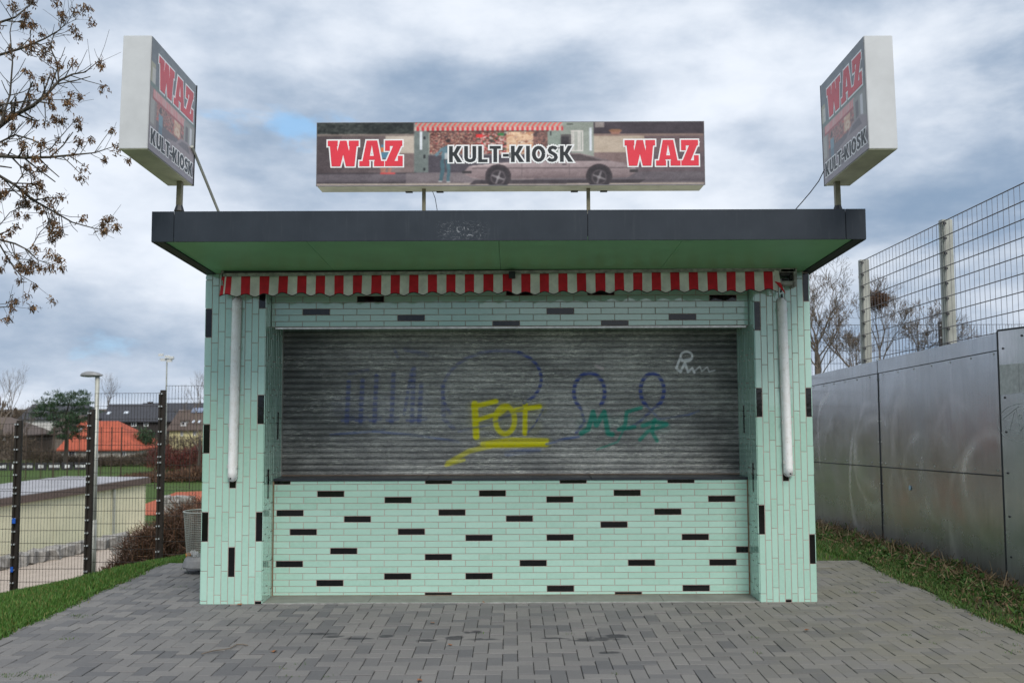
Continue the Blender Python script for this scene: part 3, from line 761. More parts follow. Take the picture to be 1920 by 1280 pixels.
# roof
rx0 = U(283, 452, ROOF_Y0).x; rx1 = U(1625, 449, ROOF_Y0).x
RY1 = 10.85
def rz(y): return -0.057 * (y - ROOF_Y0)
def sl(x0, x1, y0, y1, a, b):
    """slab following the roof fall; a,b heights at the front edge"""
    return [(x0, y0, a + rz(y0)), (x1, y0, a + rz(y0)), (x1, y1, a + rz(y1)), (x0, y1, a + rz(y1)), (x0, y0, b + rz(y0)), (x1, y0, b + rz(y0)), (x1, y1, b + rz(y1)), (x0, y1, b + rz(y1))]
roof = kput('roof', MB().hexa(sl(rx0 + 0.03, rx1 - 0.03, ROOF_Y0 + 0.03, RY1 - 0.03, fz0 + 0.075, fz1 - 0.02)).mesh('roof', MATS['darkmetal']))
put('roof_bounce_cover', MB().hexa(sl(rx0 + 0.04, rx1 - 0.04, ROOF_Y0 + 0.04, RY1 - 0.04, fz1 - 0.019, fz1 - 0.008)).mesh('roof_bounce_cover', simple('pale_bounce_cover', (0.42, 0.41, 0.38), 0.95, var=.3, scale=60)), roof)  # unseen pale layer added to bounce light onto the sign undersides
seams = [rx0, U(326, 425, ROOF_Y0).x, U(1102, 425, ROOF_Y0).x, U(1586, 425, ROOF_Y0).x, rx1]
for a, b in zip(seams[:-1], seams[1:]):
    put('fascia_panel', MB().box((a + 0.002, ROOF_Y0, fz0), (b - 0.002, ROOF_Y0 + 0.012, fz1)).mesh('fascia_panel', MATS['fascia'], bevel=0.0015), roof)
for xa, xb in ((rx0 + 0.001, rx0 + 0.013), (rx1 - 0.013, rx1 - 0.001)):
    put('fascia_panel', MB().hexa(sl(xa, xb, ROOF_Y0 + 0.013, RY1, fz0, fz1)).mesh('fascia_panel', MATS['fascia']), roof)
for xa, xb in ((rx0 + 0.014, rx0 + 0.085), (rx1 - 0.085, rx1 - 0.014)):
    put('roof_lip', MB().hexa(sl(xa, xb, ROOF_Y0 + 0.013, RY1, fz0 + 0.002, fz0 + 0.02)).mesh('roof_lip', MATS['darkmetal']), roof)
put('fascia_panel', MB().box((rx0 + 0.002, RY1, fz0 + rz(RY1)), (rx1 - 0.002, RY1 + 0.012, fz1 + rz(RY1))).mesh('fascia_panel', MATS['fascia']), roof)
ss = [rx0 + 0.086, U(571, 452, ROOF_Y0).x, U(935, 452, ROOF_Y0).x, U(1283, 452, ROOF_Y0).x, rx1 - 0.086]
for a, b in zip(ss[:-1], ss[1:]):
    put('soffit_panel', MB().hexa(sl(a + 0.0015, b - 0.0015, ROOF_Y0 + 0.014, YF + 0.02, fz0 + 0.012, fz0 + 0.03)).mesh('soffit_panel', MATS['soffit']), roof)
put('soffit_panel', MB().hexa(sl(rx0 + 0.086, rx1 - 0.086, YF + 0.022, RY1 - 0.01, fz0 + 0.016, fz0 + 0.034)).mesh('soffit_panel', MATS['soffit']), roof)
put('soffit_bracket', MB().box((U(954, 497, YF - .15).x, YF - 0.2, soffit_z(YF) - 0.075), (U(966, 497, YF - .15).x, YF - 0.14, soffit_z(YF) - 0.02)).mesh('soffit_bracket', MATS['darkmetal']), roof)

# =================================================================== AWNING
YA = YF - 0.10
awn = empty('awning', (0, YA, 2.7), 'retracted red and white striped awning with scalloped valance above the shutter', 'awning')
def aput(name, me): 
    o = put(name, me, awn); o.location = (0, -YA, -2.7); return o
ax0 = U(421, 510, YA).x; ax1 = U(1455, 500, YA).x; axe = U(1489, 500, YA).x
def az(x, py):   # the awning hangs slightly skewed: higher at the right
    f = (x - ax0) / (axe - ax0)
    return U(960, py, YA).z + 0.028 * (f - 0.5)
def skew_box(x0, x1, y0, y1, p0, p1):
    return [(x0, y0, az(x0, p0)), (x1, y0, az(x1, p0)), (x1, y1, az(x1, p0)), (x0, y1, az(x0, p0)), (x0, y0, az(x0, p1)), (x1, y0, az(x1, p1)), (x1, y1, az(x1, p1)), (x0, y1, az(x0, p1))]
aput('front_bar', MB().hexa(skew_box(U(418, 510, YA).x, axe, YA - 0.03, YA + 0.02, 515, 508)).mesh('front_bar', MATS['awnbar']))
stripe = 35.06 / FPX * (YA + 0.0) * 1.0
xr0 = U(454.5, 530, YA).x
ms = MB()
nrol = 14
x = xr0 - stripe * 0.98
k = 0
while x < ax1 + 0.1:
    xa, xb = max(x, ax0), min(x + stripe / 2, axe - 0.03)
    red = (k % 2 == 0)
    if xb > xa:
        z = az((xa + xb) / 2, 506)
        ms.cyl((xa, YA + 0.055, z), (xb, YA + 0.055, z), 0.042, 0.042, nrol, 0 if red else 1)
    x += stripe / 2; k += 1
aput('fabric_roll', ms.mesh('fabric_roll', [MATS['redcloth'], MATS['whitecloth']]))
aput('roll_shade_strip', MB().hexa(skew_box(U(419, 505, YA).x, axe - .01, YA - 0.012, YA + 0.095, 506.5, 499)).mesh('roll_shade_strip', MATS['awndark']))  # dark strip added in place of the deep shadow around the roll
aput('torsion_bar', MB().box((ax0 - 0.02, YA + 0.06, az(0, 499)), (axe - 0.01, YA + 0.1, az(0, 496.5))).mesh('torsion_bar', MATS['awndark']))
# valance
NV = 720; NZ = 10
xe = ax1
us = np.linspace(ax0 - 0.012, xe, NV + 1)
V = []; fac = []; mi = []
ph = (us - xr0) / stripe                      # 0..0.5 red
low = 0.5 - 0.5 * np.cos(2 * np.pi * (ph - 0.25 + 0.5))   # 0 at red centre -> long, 1 at white centre
for j in range(NZ + 1):
    t = j / NZ
    for i, xx in enumerate(us):
        ztop = az(xx, 514.5); zbot = az(xx, 553.0 + 0.9 * math.sin(xx * 4.1) + 0.6 * math.sin(xx * 11) - 5.5 * (low[i] ** 0.8))
        left = max(0, 1 - (xx - ax0) / 0.10)
        y = YA - 0.034 - 0.012 * t + t * (0.009 * math.sin(xx * 7.3) + 0.008 * math.sin(xx * 17 + 1) + 0.006 * math.sin(xx * 37 + 2.2 * math.sin(xx * 3))) + 0.02 * t * left
        V.append((xx - 0.022 * t * left, y, ztop + (zbot - ztop) * t))
V = np.array(V)
ii = np.arange(NZ)[:, None] * (NV + 1) + np.arange(NV)[None, :]
F = np.stack([ii, ii + NV + 1, ii + NV + 2, ii + 1], -1)
pc = (ph[:-1] + ph[1:]) / 2
redm = (np.floor(pc * 2) % 2 == 0)
MI = np.where(redm, 0, 1)[None, :].repeat(NZ, 0)
edge_l = us[:-1] < ax0 + 0.022
edge_w = (us[:-1] > ax0 + 0.008) & (us[:-1] < ax0 + 0.022)
MI[:, us[:-1] < ax0 + 0.06] = 0
MI[:, edge_w] = 1
me = quads_np('valance', V, F.reshape(-1, 4), [MATS['redcloth'], MATS['whitecloth'], MATS['trim']], MI.ravel(), smooth=True)
val = aput('valance', me)
sol = val.modifiers.new('thickness', 'SOLIDIFY'); sol.thickness = 0.002
hem = []
for i in range(NV): hem.append((V[NZ * (NV + 1) + i], V[NZ * (NV + 1) + i + 1], 0.0032, 0.0032))
aput('hem', tubes_np('hem', hem, MATS['trim'], 5))
# torn, twisted end at the right
fx = lambda px, py, dy=0: U(px, py, YA - 0.04 + dy)
fl = [fx(1452, 506), fx(1460, 508, -0.02), fx(1464, 530, -0.03), fx(1473, 551, -0.02), fx(1469, 547, 0.01), fx(1452, 527, 0.0)]
aput('torn_flap', MB().prism([fl[0], fl[1], fl[2], fl[5]], (0.0, 0.002, 0), 1).prism([fl[5], fl[2], fl[3], fl[4]], (0.0, 0.002, 0), 0).mesh('torn_flap', [MATS['redcloth'], MATS['whitecloth']]))
bx = lambda a, b, c, d, y0, y1: ((U(a, d, YA).x, y0, U(a, d, YA).z), (U(c, b, YA).x, y1, U(c, b, YA).z))
aput('end_bracket', MB().box(*bx(1487, 499, 1492, 538, YA - 0.03, YF)).box(*bx(1461, 527, 1488, 534, YA - 0.02, YF)).box(*bx(1462, 505, 1487, 511, YA - 0.03, YF)).mesh('end_bracket', MATS['awnbar'], bevel=0.003))
aput('arm_joint', MB().cyl(fx(1480, 519, 0.06), fx(1489, 519, 0.06), 0.035, 0.03, 10).box(*bx(1464, 511, 1482, 517, YA + 0.0, YF - 0.03)).box(*bx(1467, 522, 1478, 525, YA - 0.02, YA + 0.03)).cyl(fx(1464, 548, .05), fx(1468, 524, .05), 0.008, 0.008, 6).mesh('arm_joint', MATS['awndark']))
aput('end_bracket', MB().box(*bx(416, 504, 421, 536, YA - 0.03, YF)).mesh('end_bracket', MATS['awnbar'], bevel=0.003))

# =================================================================== FLUORESCENT LIGHTS
def tube_light(p_top, p_bot, label):
    y = YF - 0.075
    a = U(*p_top, y); b = U(*p_bot, y); h = a.z - b.z; lean = (a.x - b.x)
    root = empty('fluorescent_light', (b.x, YF, b.z), label, 'wall light', 'tube lights on the kiosk pillars')
    wdt = 0.038
    # cover: half-round body with round ends, leaning like the photo's
    V, F = [], []
    nz, na = 40, 12
    for i in range(nz + 1):
        t = i / nz
        z = h * t
        e = min(z, h - z)
        rr = wdt * (math.sqrt(max(0.0, 1 - (1 - min(1, e / wdt)) ** 2)) if e < wdt else 1.0)
        rr = max(rr, 0.004)
        for k in range(na + 1):
            an = math.pi * k / na
            V.append((lean * t - math.cos(an) * rr, -0.025 - math.sin(an) * min(rr, 0.05) * 1.25, z))
    for i in range(nz):
        for k in range(na):
            q = i * (na + 1) + k
            F.append((q, q + 1, q + na + 2, q + na + 1))
    put('cover', mesh_from('cover', V, F, [MATS['diffuser']], smooth=True), root)
    mb = MB()
    n = 16
    poly = [(-math.cos(math.pi * k / n) * (wdt + .003) + lean, 0, h - wdt + math.sin(math.pi * k / n) * (wdt + .003)) for k in range(n + 1)] + [(math.cos(math.pi * k / n) * (wdt + .003), 0, wdt - math.sin(math.pi * k / n) * (wdt + .003)) for k in range(n + 1)]
    put('tray', MB().prism([(q[0], -0.002, q[2]) for q in poly], (0, -0.024, 0)).mesh('tray', MATS['fixture']), root)
    cm = MB()
    for f in (0.08, 0.30, 0.5, 0.72, 0.93):
        for s in (-1, 1):
            xx = lean * f + s * (wdt + 0.001)
            cm.box((xx - 0.005, -0.04, h * f - 0.014), (xx + 0.005, -0.012, h * f + 0.014))
    put('clips', cm.mesh('clips', MATS['fixture']), root, kind='stuff')
    put('cable_gland', MB().cyl((lean, -0.03, h - 0.005), (lean, -0.03, h + 0.028), 0.009, 0.008, 8).cyl((0, -0.078, 0.028), (0, -0.083, 0.028), 0.008, 0.006, 8).mesh('cable_gland', MATS['darkmetal']), root)
    return root
tube_light((441, 555), (432, 903), 'long white tube light on the left green pillar')
tube_light((1469, 556), (1482, 894), 'long white tube light on the right green pillar')

# =================================================================== SIGNS: print painter and lettering
def inpoly(x, y, P):
    r = np.zeros(x.shape, bool); n = len(P)
    for i in range(n):
        x1, y1 = P[i]; x2, y2 = P[(i + 1) % n]
        if y1 == y2: continue
        c = ((y1 > y) != (y2 > y)) & (x < (x2 - x1) * (y - y1) / (y2 - y1) + x1)
        r ^= c
    return r
def vnoise(shape, cell, rng):
    h, w = shape; gh, gw = int(h / cell[0]) + 3, int(w / cell[1]) + 3
    g = rng.rand(gh, gw)
    yy = np.arange(h)[:, None] / cell[0]; xx = np.arange(w)[None, :] / cell[1]
    y0 = yy.astype(int); x0 = xx.astype(int); fy = yy - y0; fx_ = xx - x0
    return (g[y0, x0] * (1 - fy) * (1 - fx_) + g[y0, x0 + 1] * (1 - fy) * fx_ + g[y0 + 1, x0] * fy * (1 - fx_) + g[y0 + 1, x0 + 1] * fy * fx_)
class Paint:
    def __init__(s, x, y, base): s.x = x; s.y = y; s.c = np.ones(x.shape + (3,)) * np.array(base, float); s.rng = np.random.RandomState(5)
    def m(s, mask, col, a=1.0):
        mk = mask.astype(float)[..., None] * a; s.c = s.c * (1 - mk) + np.array(col, float) * mk
    def rect(s, x0, x1, y0, y1, col, a=1.0): s.m((s.x >= x0) & (s.x < x1) & (s.y >= y0) & (s.y < y1), col, a)
    def ell(s, cx, cy, rx, ry, col, a=1.0): s.m(((s.x - cx) / rx) ** 2 + ((s.y - cy) / ry) ** 2 < 1, col, a)
    def poly(s, P, col, a=1.0): s.m(inpoly(s.x, s.y, P), col, a)
    def goods(s, x0, x1, y0, y1, cols, cell):
        n = vnoise(s.x.shape, cell, s.rng); mk = (s.x >= x0) & (s.x < x1) & (s.y >= y0) & (s.y < y1)
        k = np.clip((n * 1.4 - .2) * len(cols), 0, len(cols) - 1).astype(int)
        s.c[mk] = np.array(cols, float)[k][mk]
    def blur(s, n):
        for _ in range(n):
            q = np.pad(s.c, ((1, 1), (1, 1), (0, 0)), mode='edge')
            s.c = (q[:-2, 1:-1] + q[2:, 1:-1] + q[1:-1, :-2] + q[1:-1, 2:] + 2 * q[1:-1, 1:-1]) / 6
    def grain(s, amt, cell, mask=None):
        n = (vnoise(s.x.shape, cell, s.rng) - .5) * 2 * amt
        s.c += n[..., None] * (1 if mask is None else mask[..., None])
def wheel(p, cx, cy, r):
    p.ell(cx, cy, r, r, (58, 52, 56)); p.ell(cx, cy, r * .70, r * .70, (96, 88, 92)); p.ell(cx, cy, r * .58, r * .58, (60, 54, 58))
    for a in (20, 110, 200, 290):
        c, s = math.cos(R(a)), math.sin(R(a))
        p.poly([(cx - s * 2, cy + c * 2), (cx + s * 2, cy - c * 2), (cx + c * r * .6 + s * 1.5, cy + s * r * .6 - c * 1.5), (cx + c * r * .6 - s * 1.5, cy + s * r * .6 + c * 1.5)], (128, 122, 126))
    p.ell(cx, cy, r * .16, r * .16, (150, 145, 148))
def paint_center(nx, ny):
    x, y = np.meshgrid(np.linspace(593, 1322, nx + 1), np.linspace(347, 229, ny + 1))
    p = Paint(x, y, (104, 92, 95))
    # walls
    g = np.clip((x - 593) / 150, 0, 1)
    p.m((y > 250) & (y < 323) & (x < 782), (118, 104, 104))
    p.rect(593, 640, 252, 323, (84, 74, 76), .8); p.rect(640, 690, 252, 323, (100, 88, 88), .6)
    p.rect(722, 782, 254, 286, (196, 184, 172)); p.rect(722, 782, 286, 323, (152, 134, 130)); p.rect(593, 782, 288, 323, (96, 84, 88), .35)
    p.rect(593, 782, 250, 254, (150, 138, 128), .7)
    p.rect(1112, 1210, 254, 286, (190, 174, 158)); p.rect(1112, 1322, 286, 322, (138, 118, 116)); p.rect(1210, 1322, 254, 290, (122, 104, 106)); p.rect(1112, 1322, 251, 255, (150, 128, 120))
    p.rect(1180, 1322, 286, 322, (112, 98, 104))
    # hedge, dark strip
    p.rect(593, 775, 229, 250, (62, 66, 62)); p.rect(1115, 1322, 229, 251, (74, 64, 72))
    hed = ((y < 251) & (x < 775)).astype(float); p.grain(22, (3.0, 4.0), hed); p.rect(680, 770, 229, 250, (40, 46, 42), .55); p.grain(20, (2.5, 3), hed)
    p.poly([(1143, 245), (1168, 245), (1162, 252), (1149, 252)], (165, 120, 105)); p.ell(1155, 245, 12, 3, (150, 110, 85))
    # street
    p.rect(593, 1322, 323, 343, (112, 104, 110)); p.rect(593, 780, 323, 326, (70, 62, 66), .7); p.rect(593, 1322, 337, 341, (92, 84, 90), .5); p.rect(593, 870, 341.5, 343, (60, 54, 58), .8)
    p.rect(593, 1322, 343, 348, (172, 160, 152)); p.rect(760, 1000, 324, 343, (140, 130, 132), .55)
    # kiosk front
    p.rect(776, 1114, 229, 322, (152, 158, 150)); p.rect(776, 803, 243, 323, (120, 128, 126)); p.rect(786, 791, 246, 280, (226, 230, 236))
    for yy in (255, 290, 314): p.rect(794, 797, yy, yy + 6, (40, 42, 44))
    p.goods(805, 945, 245, 290, [(96, 62, 58), (140, 96, 86), (184, 146, 128), (110, 74, 70), (70, 54, 56), (215, 185, 165), (150, 70, 66)], (1.8, 2.2))
    p.goods(895, 960, 250, 290, [(150, 110, 100), (210, 200, 195), (190, 60, 60), (90, 110, 90), (80, 60, 60)], (2.2, 3.0))
    p.rect(892, 905, 251, 257, (220, 60, 60)); p.rect(935, 945, 249, 254, (70, 130, 80))
    p.goods(950, 1012, 246, 292, [(214, 178, 148), (226, 196, 166), (190, 142, 114), (222, 206, 186), (150, 106, 88)], (3.5, 6.0))
    p.goods(1000, 1028, 246, 292, [(110, 84, 80), (150, 110, 100), (90, 70, 70)], (2, 4))
    p.rect(803, 1030, 290, 323, (84, 78, 86)); p.rect(803, 1030, 289, 291, (130, 124, 124)); p.rect(860, 1030, 305, 307, (110, 104, 110))
    p.rect(1028, 1052, 243, 300, (140, 150, 142)); p.rect(1032, 1035, 246, 254, (60, 60, 62)); p.rect(1052, 1072, 252, 300, (96, 92, 92)); p.rect(1053, 1068, 256, 275, (60, 56, 60))
    for k in range(6): p.rect(1072 + k * 4, 1074 + k * 4, 246, 284, (225, 218, 214))
    p.rect(1071, 1095, 245, 247, (225, 218, 214)); p.rect(1071, 1095, 282, 284, (225, 218, 214)); p.rect(1106, 1111, 239, 283, (222, 226, 234)); p.rect(1064, 1076, 232, 234, (80, 84, 80))
    p.rect(1117, 1134, 229, 239, (150, 140, 138))
    # awning on the print
    sl_ = ((x - (237 - y) * 0.9) % 9.4) < 4.7
    aw = (y < 238) & (x > 778) & (x < 1056)
    p.m(aw & sl_, (226, 104, 98)); p.m(aw & ~sl_, (176, 178, 168))
    vs_ = (x % 9.4) < 4.7
    vl = (y >= 238) & (y < 244.5) & (x > 776) & (x < 1057)
    p.m(vl & vs_, (206, 58, 68)); p.m(vl & ~vs_, (206, 190, 178)); p.rect(800, 1030, 244.5, 246.5, (84, 66, 62))
    # people
    p.poly([(711, 312), (724, 312), (722, 324), (714, 324)], (170, 120, 105)); p.poly([(726, 310), (734, 310), (732, 324), (727, 324)], (170, 120, 105)); p.rect(712, 740, 323, 326, (200, 80, 80)); p.rect(713, 735, 270, 296, (96, 140, 165)); p.rect(712, 724, 276, 284, (215, 130, 80))
    p.poly([(825, 300), (832, 299), (834, 318), (829, 339), (823, 339), (826, 318)], (78, 106, 116)); p.poly([(834, 299), (843, 300), (844, 318), (843, 340), (837, 340), (838, 318)], (84, 112, 122))
    p.poly([(829, 276), (840, 271), (843, 298), (827, 299)], (98, 124, 136)); p.poly([(814, 290), (828, 276), (830, 282), (818, 293)], (104, 130, 142)); p.rect(834, 839, 286, 298, (205, 202, 202), .8)
    p.ell(838, 267.5, 3.2, 4.6, (146, 100, 86)); p.ell(840, 263.5, 4.6, 3.4, (52, 40, 40)); p.rect(822, 829, 338.5, 341, (190, 186, 186)); p.rect(837, 844, 339.5, 342, (190, 186, 186))
    # car
    p.poly([(890, 338), (1210, 338), (1200, 344), (880, 346)], (62, 55, 60), .8)
    p.poly([(869, 322), (880, 311), (930, 306), (975, 303), (1010, 291), (1045, 287), (1085, 287), (1115, 294), (1150, 303), (1180, 306), (1192, 313), (1194, 323), (1180, 333), (1150, 334), (905, 336), (885, 334), (872, 328)], (150, 134, 136))
    p.poly([(1000, 301), (1018, 292), (1048, 289), (1060, 302)], (84, 74, 78)); p.poly([(1066, 302), (1072, 289), (1090, 290), (1140, 303)], (88, 78, 80)); p.poly([(1095, 292), (1112, 294), (1150, 303), (1135, 303)], (120, 108, 110))
    carm = inpoly(x, y, [(869, 322), (880, 311), (930, 306), (975, 303), (1150, 303), (1192, 313), (1194, 323), (1180, 333), (905, 336), (872, 328)])
    p.c += (carm * (318 - y) * 1.3)[..., None]
    p.rect(885, 1185, 314.5, 316, (110, 98, 100)); p.rect(900, 1160, 330, 335, (120, 106, 108), .7); p.poly([(880, 311), (930, 306), (980, 303), (980, 306), (885, 313)], (188, 172, 172))
    p.rect(1068, 1069, 304, 333, (112, 100, 102)); p.rect(978, 979, 306, 333, (112, 100, 102)); p.rect(866, 884, 321, 325, (60, 56, 58)); p.rect(1182, 1197, 319, 324, (64, 58, 60)); p.rect(1055, 1063, 308, 310, (80, 72, 76))
    for cx in (934, 1124): p.ell(cx, 331, 24.5, 23, (66, 58, 62)); wheel(p, cx, 333, 20.5)
    p.blur(2); p.c *= (1.06 - .12 * np.abs((x - 930) / 365))[..., None]; p.c = p.c * 0.86 + 8
    p.c = (p.c - 100) * 1.2 + 96
    p.grain(7, (1.5, 1.5)); p.grain(9, (9, 24)); p.grain(6, (4, 6))
    return linA(np.clip(p.c, 0, 255))
def paint_side(nx, ny):
    x, y = np.meshgrid(np.linspace(0, 100, nx + 1), np.linspace(100, 0, ny + 1))
    p = Paint(x, y, (104, 96, 102))
    p.rect(0, 100, 0, 40, (84, 92, 98)); p.grain(12, (6, 6)); p.rect(0, 9, 22, 44, (150, 148, 120)); p.rect(3, 10, 26, 44, (180, 178, 170)); p.rect(88, 96, 26, 48, (190, 184, 172))
    p.rect(0, 100, 40, 78, (120, 112, 108)); p.rect(0, 100, 40, 44, (84, 104, 96))
    st = (x % 3.2) < 1.6
    bd = (y > 44) & (y < 52) & (x > 6) & (x < 76)
    p.m(bd & st, (206, 96, 96)); p.m(bd & ~st, (196, 170, 164)); p.rect(6, 76, 52, 54, (150, 60, 62))
    p.goods(14, 74, 54, 70, [(92, 60, 56), (140, 92, 84), (176, 130, 112), (110, 66, 64), (190, 80, 74)], (2.2, 3.0))
    p.goods(52, 66, 54, 68, [(206, 170, 136), (190, 138, 110), (214, 186, 160)], (4, 4))
    p.rect(14, 74, 70, 80, (84, 76, 82)); p.rect(2, 10, 54, 76, (150, 148, 142)); p.rect(74, 100, 46, 74, (130, 130, 124)); p.rect(78, 84, 50, 70, (80, 74, 76)); p.rect(88, 93, 48, 72, (196, 196, 200))
    p.ell(22, 58, 2.5, 3, (60, 46, 44)); p.poly([(18, 62), (27, 62), (27, 72), (19, 72)], (96, 130, 146)); p.poly([(19, 72), (26, 72), (27, 88), (19, 88)], (70, 100, 118))
    p.rect(0, 100, 80, 100, (112, 104, 112))
    p.poly([(34, 86), (38, 77), (56, 74), (68, 66), (86, 64), (100, 70), (100, 90), (36, 92)], (134, 120, 124)); p.poly([(60, 74), (70, 68), (84, 66), (90, 74)], (90, 82, 86)); p.ell(46, 88, 6, 6, (66, 60, 64)); p.ell(94, 88, 6, 6, (66, 60, 64))
    p.blur(1); p.c = p.c * .84 + 36; p.grain(5, (2, 2))
    return linA(np.clip(p.c, 0, 255))
# glyphs: convex pieces in a unit-height box
def seg_quads(pts, w):
    """thick polyline with mitred joins -> list of quads"""
    P = [Vector((a, b)) for a, b in pts]; out = []
    L, Rr = [], []
    for i, p in enumerate(P):
        d0 = (P[i] - P[i - 1]).normalized() if i > 0 else (P[1] - P[0]).normalized()
        d1 = (P[i + 1] - P[i]).normalized() if i < len(P) - 1 else d0
        n0 = Vector((-d0.y, d0.x)); n1 = Vector((-d1.y, d1.x)); n = (n0 + n1).normalized()
        k = w / 2 / max(0.4, n.dot(n0))
        L.append(p + n * k); Rr.append(p - n * k)
    for i in range(len(P) - 1): out.append([tuple(Rr[i]), tuple(Rr[i + 1]), tuple(L[i + 1]), tuple(L[i])])
    return out
def rc(x0, x1, y0, y1): return [(x0, y0), (x1, y0), (x1, y1), (x0, y1)]
def pg(b0, b1, t0, t1, y0=0.0, y1=1.0): return [(b0, y0), (b1, y0), (t1, y1), (t0, y1)]
GLY = {
    'W': ([pg(.16, .44, .06, .34), pg(.24, .50, .48, .74), pg(.72, .98, .48, .74), pg(.78, 1.06, .88, 1.16), rc(0, .39, .79, 1), rc(.83, 1.22, .79, 1)], 1.22),
    'A': ([pg(.08, .34, .28, .52), pg(.64, .90, .46, .70), rc(.24, .74, .25, .40), rc(0, .40, 0, .2), rc(.58, .98, 0, .2), pg(.28, .70, .28, .70, .86, 1.0)], .98),
    'Z': ([rc(0, .68, .79, 1), pg(.02, .34, .36, .68, .12, .88), rc(0, .70, 0, .2), rc(0, .19, .60, 1), rc(.51, .70, 0, .40)], .70),
    'K': ([rc(0, .2, 0, 1), pg(.44, .70, .14, .34, 0, .62), pg(.16, .36, .42, .66, .40, 1)], .70),
    'U': ([rc(0, .2, .26, 1), rc(.44, .64, .26, 1)] + seg_quads([(.10, .28), (.14, .16), (.24, .10), (.32, .09), (.40, .10), (.50, .16), (.54, .28)], .19), .64),
    'L': ([rc(0, .2, 0, 1), rc(0, .50, 0, .17)], .50), 'T': ([rc(.20, .40, 0, 1), rc(0, .60, .83, 1)], .60), '-': ([rc(0, .32, .34, .50)], .32), 'I': ([rc(0, .2, 0, 1)], .2),
    'O': (seg_quads([(.36 + .26 * math.cos(R(a)), .5 + .40 * math.sin(R(a))) for a in range(0, 361, 24)], .20), .72),
    'S': (seg_quads([(.48, .80), (.40, .88), (.28, .91), (.16, .86), (.11, .74), (.16, .61), (.30, .52), (.42, .42), (.46, .28), (.40, .14), (.27, .09), (.14, .11), (.04, .20)], .185), .56),
}
def grow(poly, o):
    n = len(poly); P = [Vector(q) for q in poly]
    area = sum(P[i].x * P[(i + 1) % n].y - P[(i + 1) % n].x * P[i].y for i in range(n))
    if area < 0: P.reverse()
    res = []
    for i in range(n):
        a, b, c = P[i - 1], P[i], P[(i + 1) % n]
        d0 = (b - a).normalized(); d1 = (c - b).normalized()
        n0 = Vector((d0.y, -d0.x)); n1 = Vector((d1.y, -d1.x)); m = (n0 + n1)
        if m.length < 1e-6: m = n0
        m.normalize(); k = o / max(0.5, m.dot(n0))
        res.append(tuple(b + m * k))
    return res
def lettering(parent, text, x0, x1, z0, z1, xf, mats, gap=.10, outline=.06, name='lettering'):
    """text fitted to a box on a panel; xf(x,z,h) -> local 3D point h above the panel"""
    wsum = sum(GLY[c][1] for c in text) + gap * (len(text) - 1)
    sx = (x1 - x0) / wsum; sz = z1 - z0
    cur = 0
    for ci, ch in enumerate(text):
        polys, w = GLY[ch]
        mb = MB(); h = 0.0006
        for q in polys:
            gq = grow(q, outline)
            base = [xf(x0 + (cur + a) * sx, z0 + b * sz, 0.0) for a, b in gq]; top = [xf(x0 + (cur + a) * sx, z0 + b * sz, h) for a, b in gq]
            n = len(gq); mb.add(base + top, [tuple(range(n, 2 * n))] + [(i, (i + 1) % n, n + (i + 1) % n, n + i) for i in range(n)], 1); h += 0.00012
        h = 0.0026
        for q in polys:
            q = grow(q, 0.0)
            base = [xf(x0 + (cur + a) * sx, z0 + b * sz, 0.0) for a, b in q]; top = [xf(x0 + (cur + a) * sx, z0 + b * sz, h) for a, b in q]
            n = len(q); mb.add(base + top, [tuple(range(n, 2 * n))] + [(i, (i + 1) % n, n + (i + 1) % n, n + i) for i in range(n)], 0); h += 0.00012
        put('letter', mesh_from('letter', mb.v, mb.f, mats, mb.mi), parent)
        cur += w + gap

# ---- centre sign
YC = 7.2
s0 = U(593, 347, YC); s1 = U(1322, 347, YC); st_ = U(960, 229, YC)
sw, shh = s1.x - s0.x, st_.z - U(960, 347.5, YC).z
zc0 = U(960, 347.5, YC).z
sg = empty('sign_box', ((s0.x + s1.x) / 2, YC, zc0), 'long horizontal sign box reading WAZ KULT-KIOSK WAZ over the roof middle', 'sign', 'box signs on the kiosk roof')
put('casing', MB().box((-sw / 2, 0.004, 0), (sw / 2, 0.22, shh)).mesh('casing', MATS['underbox'], bevel=0.004), sg)
put('frame', MB().box((-sw / 2 - .002, 0.0, -0.002), (sw / 2 + .002, 0.012, 0.003)).box((-sw / 2 - .002, 0, shh - .003), (sw / 2 + .002, .012, shh + .002)).box((-sw / 2 - .002, 0, .003), (-sw / 2 + .003, .012, shh - .003)).box((sw / 2 - .003, 0, .003), (sw / 2 + .002, .012, shh - .003)).mesh('frame', simple('sign_frame', (0.20, 0.19, 0.20), 0.4, 0.4)), sg)
gx_, gy_ = 620, 110
face = color_grid('face', gx_, gy_, lambda u, v: np.stack([-sw / 2 + .003 + u * (sw - .006), np.full(u.shape, 0.0005), .003 + v * (shh - .006)], -1), paint_center(gx_, gy_), MATS['print'])
fo = put('face', face, sg, label='printed street scene with a kiosk and a coupe car')
def cxf(x, z, h): return ((x - 593) / 729 * sw - sw / 2, 0.0005 - h, (347.5 - z) / 118.5 * shh)
RW = [MATS['letterred'], MATS['letterwhite']]; BW = [MATS['letterblack'], MATS['letterwhite']]
RWf = [MATS['letterred_faded'], MATS['letterwhite']]
lettering(fo, 'WAZ', 614, 755, 311, 263, cxf, RW, .03, .055)
lettering(fo, 'WAZ', 1172, 1311, 312, 264, cxf, RW, .03, .055)
lettering(fo, 'KULT-KIOSK', 842, 1075, 304, 274, cxf, BW, .11, .085)
for px in (795, 1103):
    xx = U(px, 375, YC + .12).x - sg.location.x
    put('pole', MB().box((xx - 0.014, 0.10, -0.32), (xx + 0.014, 0.13, -0.001)).mesh('pole', MATS['pole']), sg)
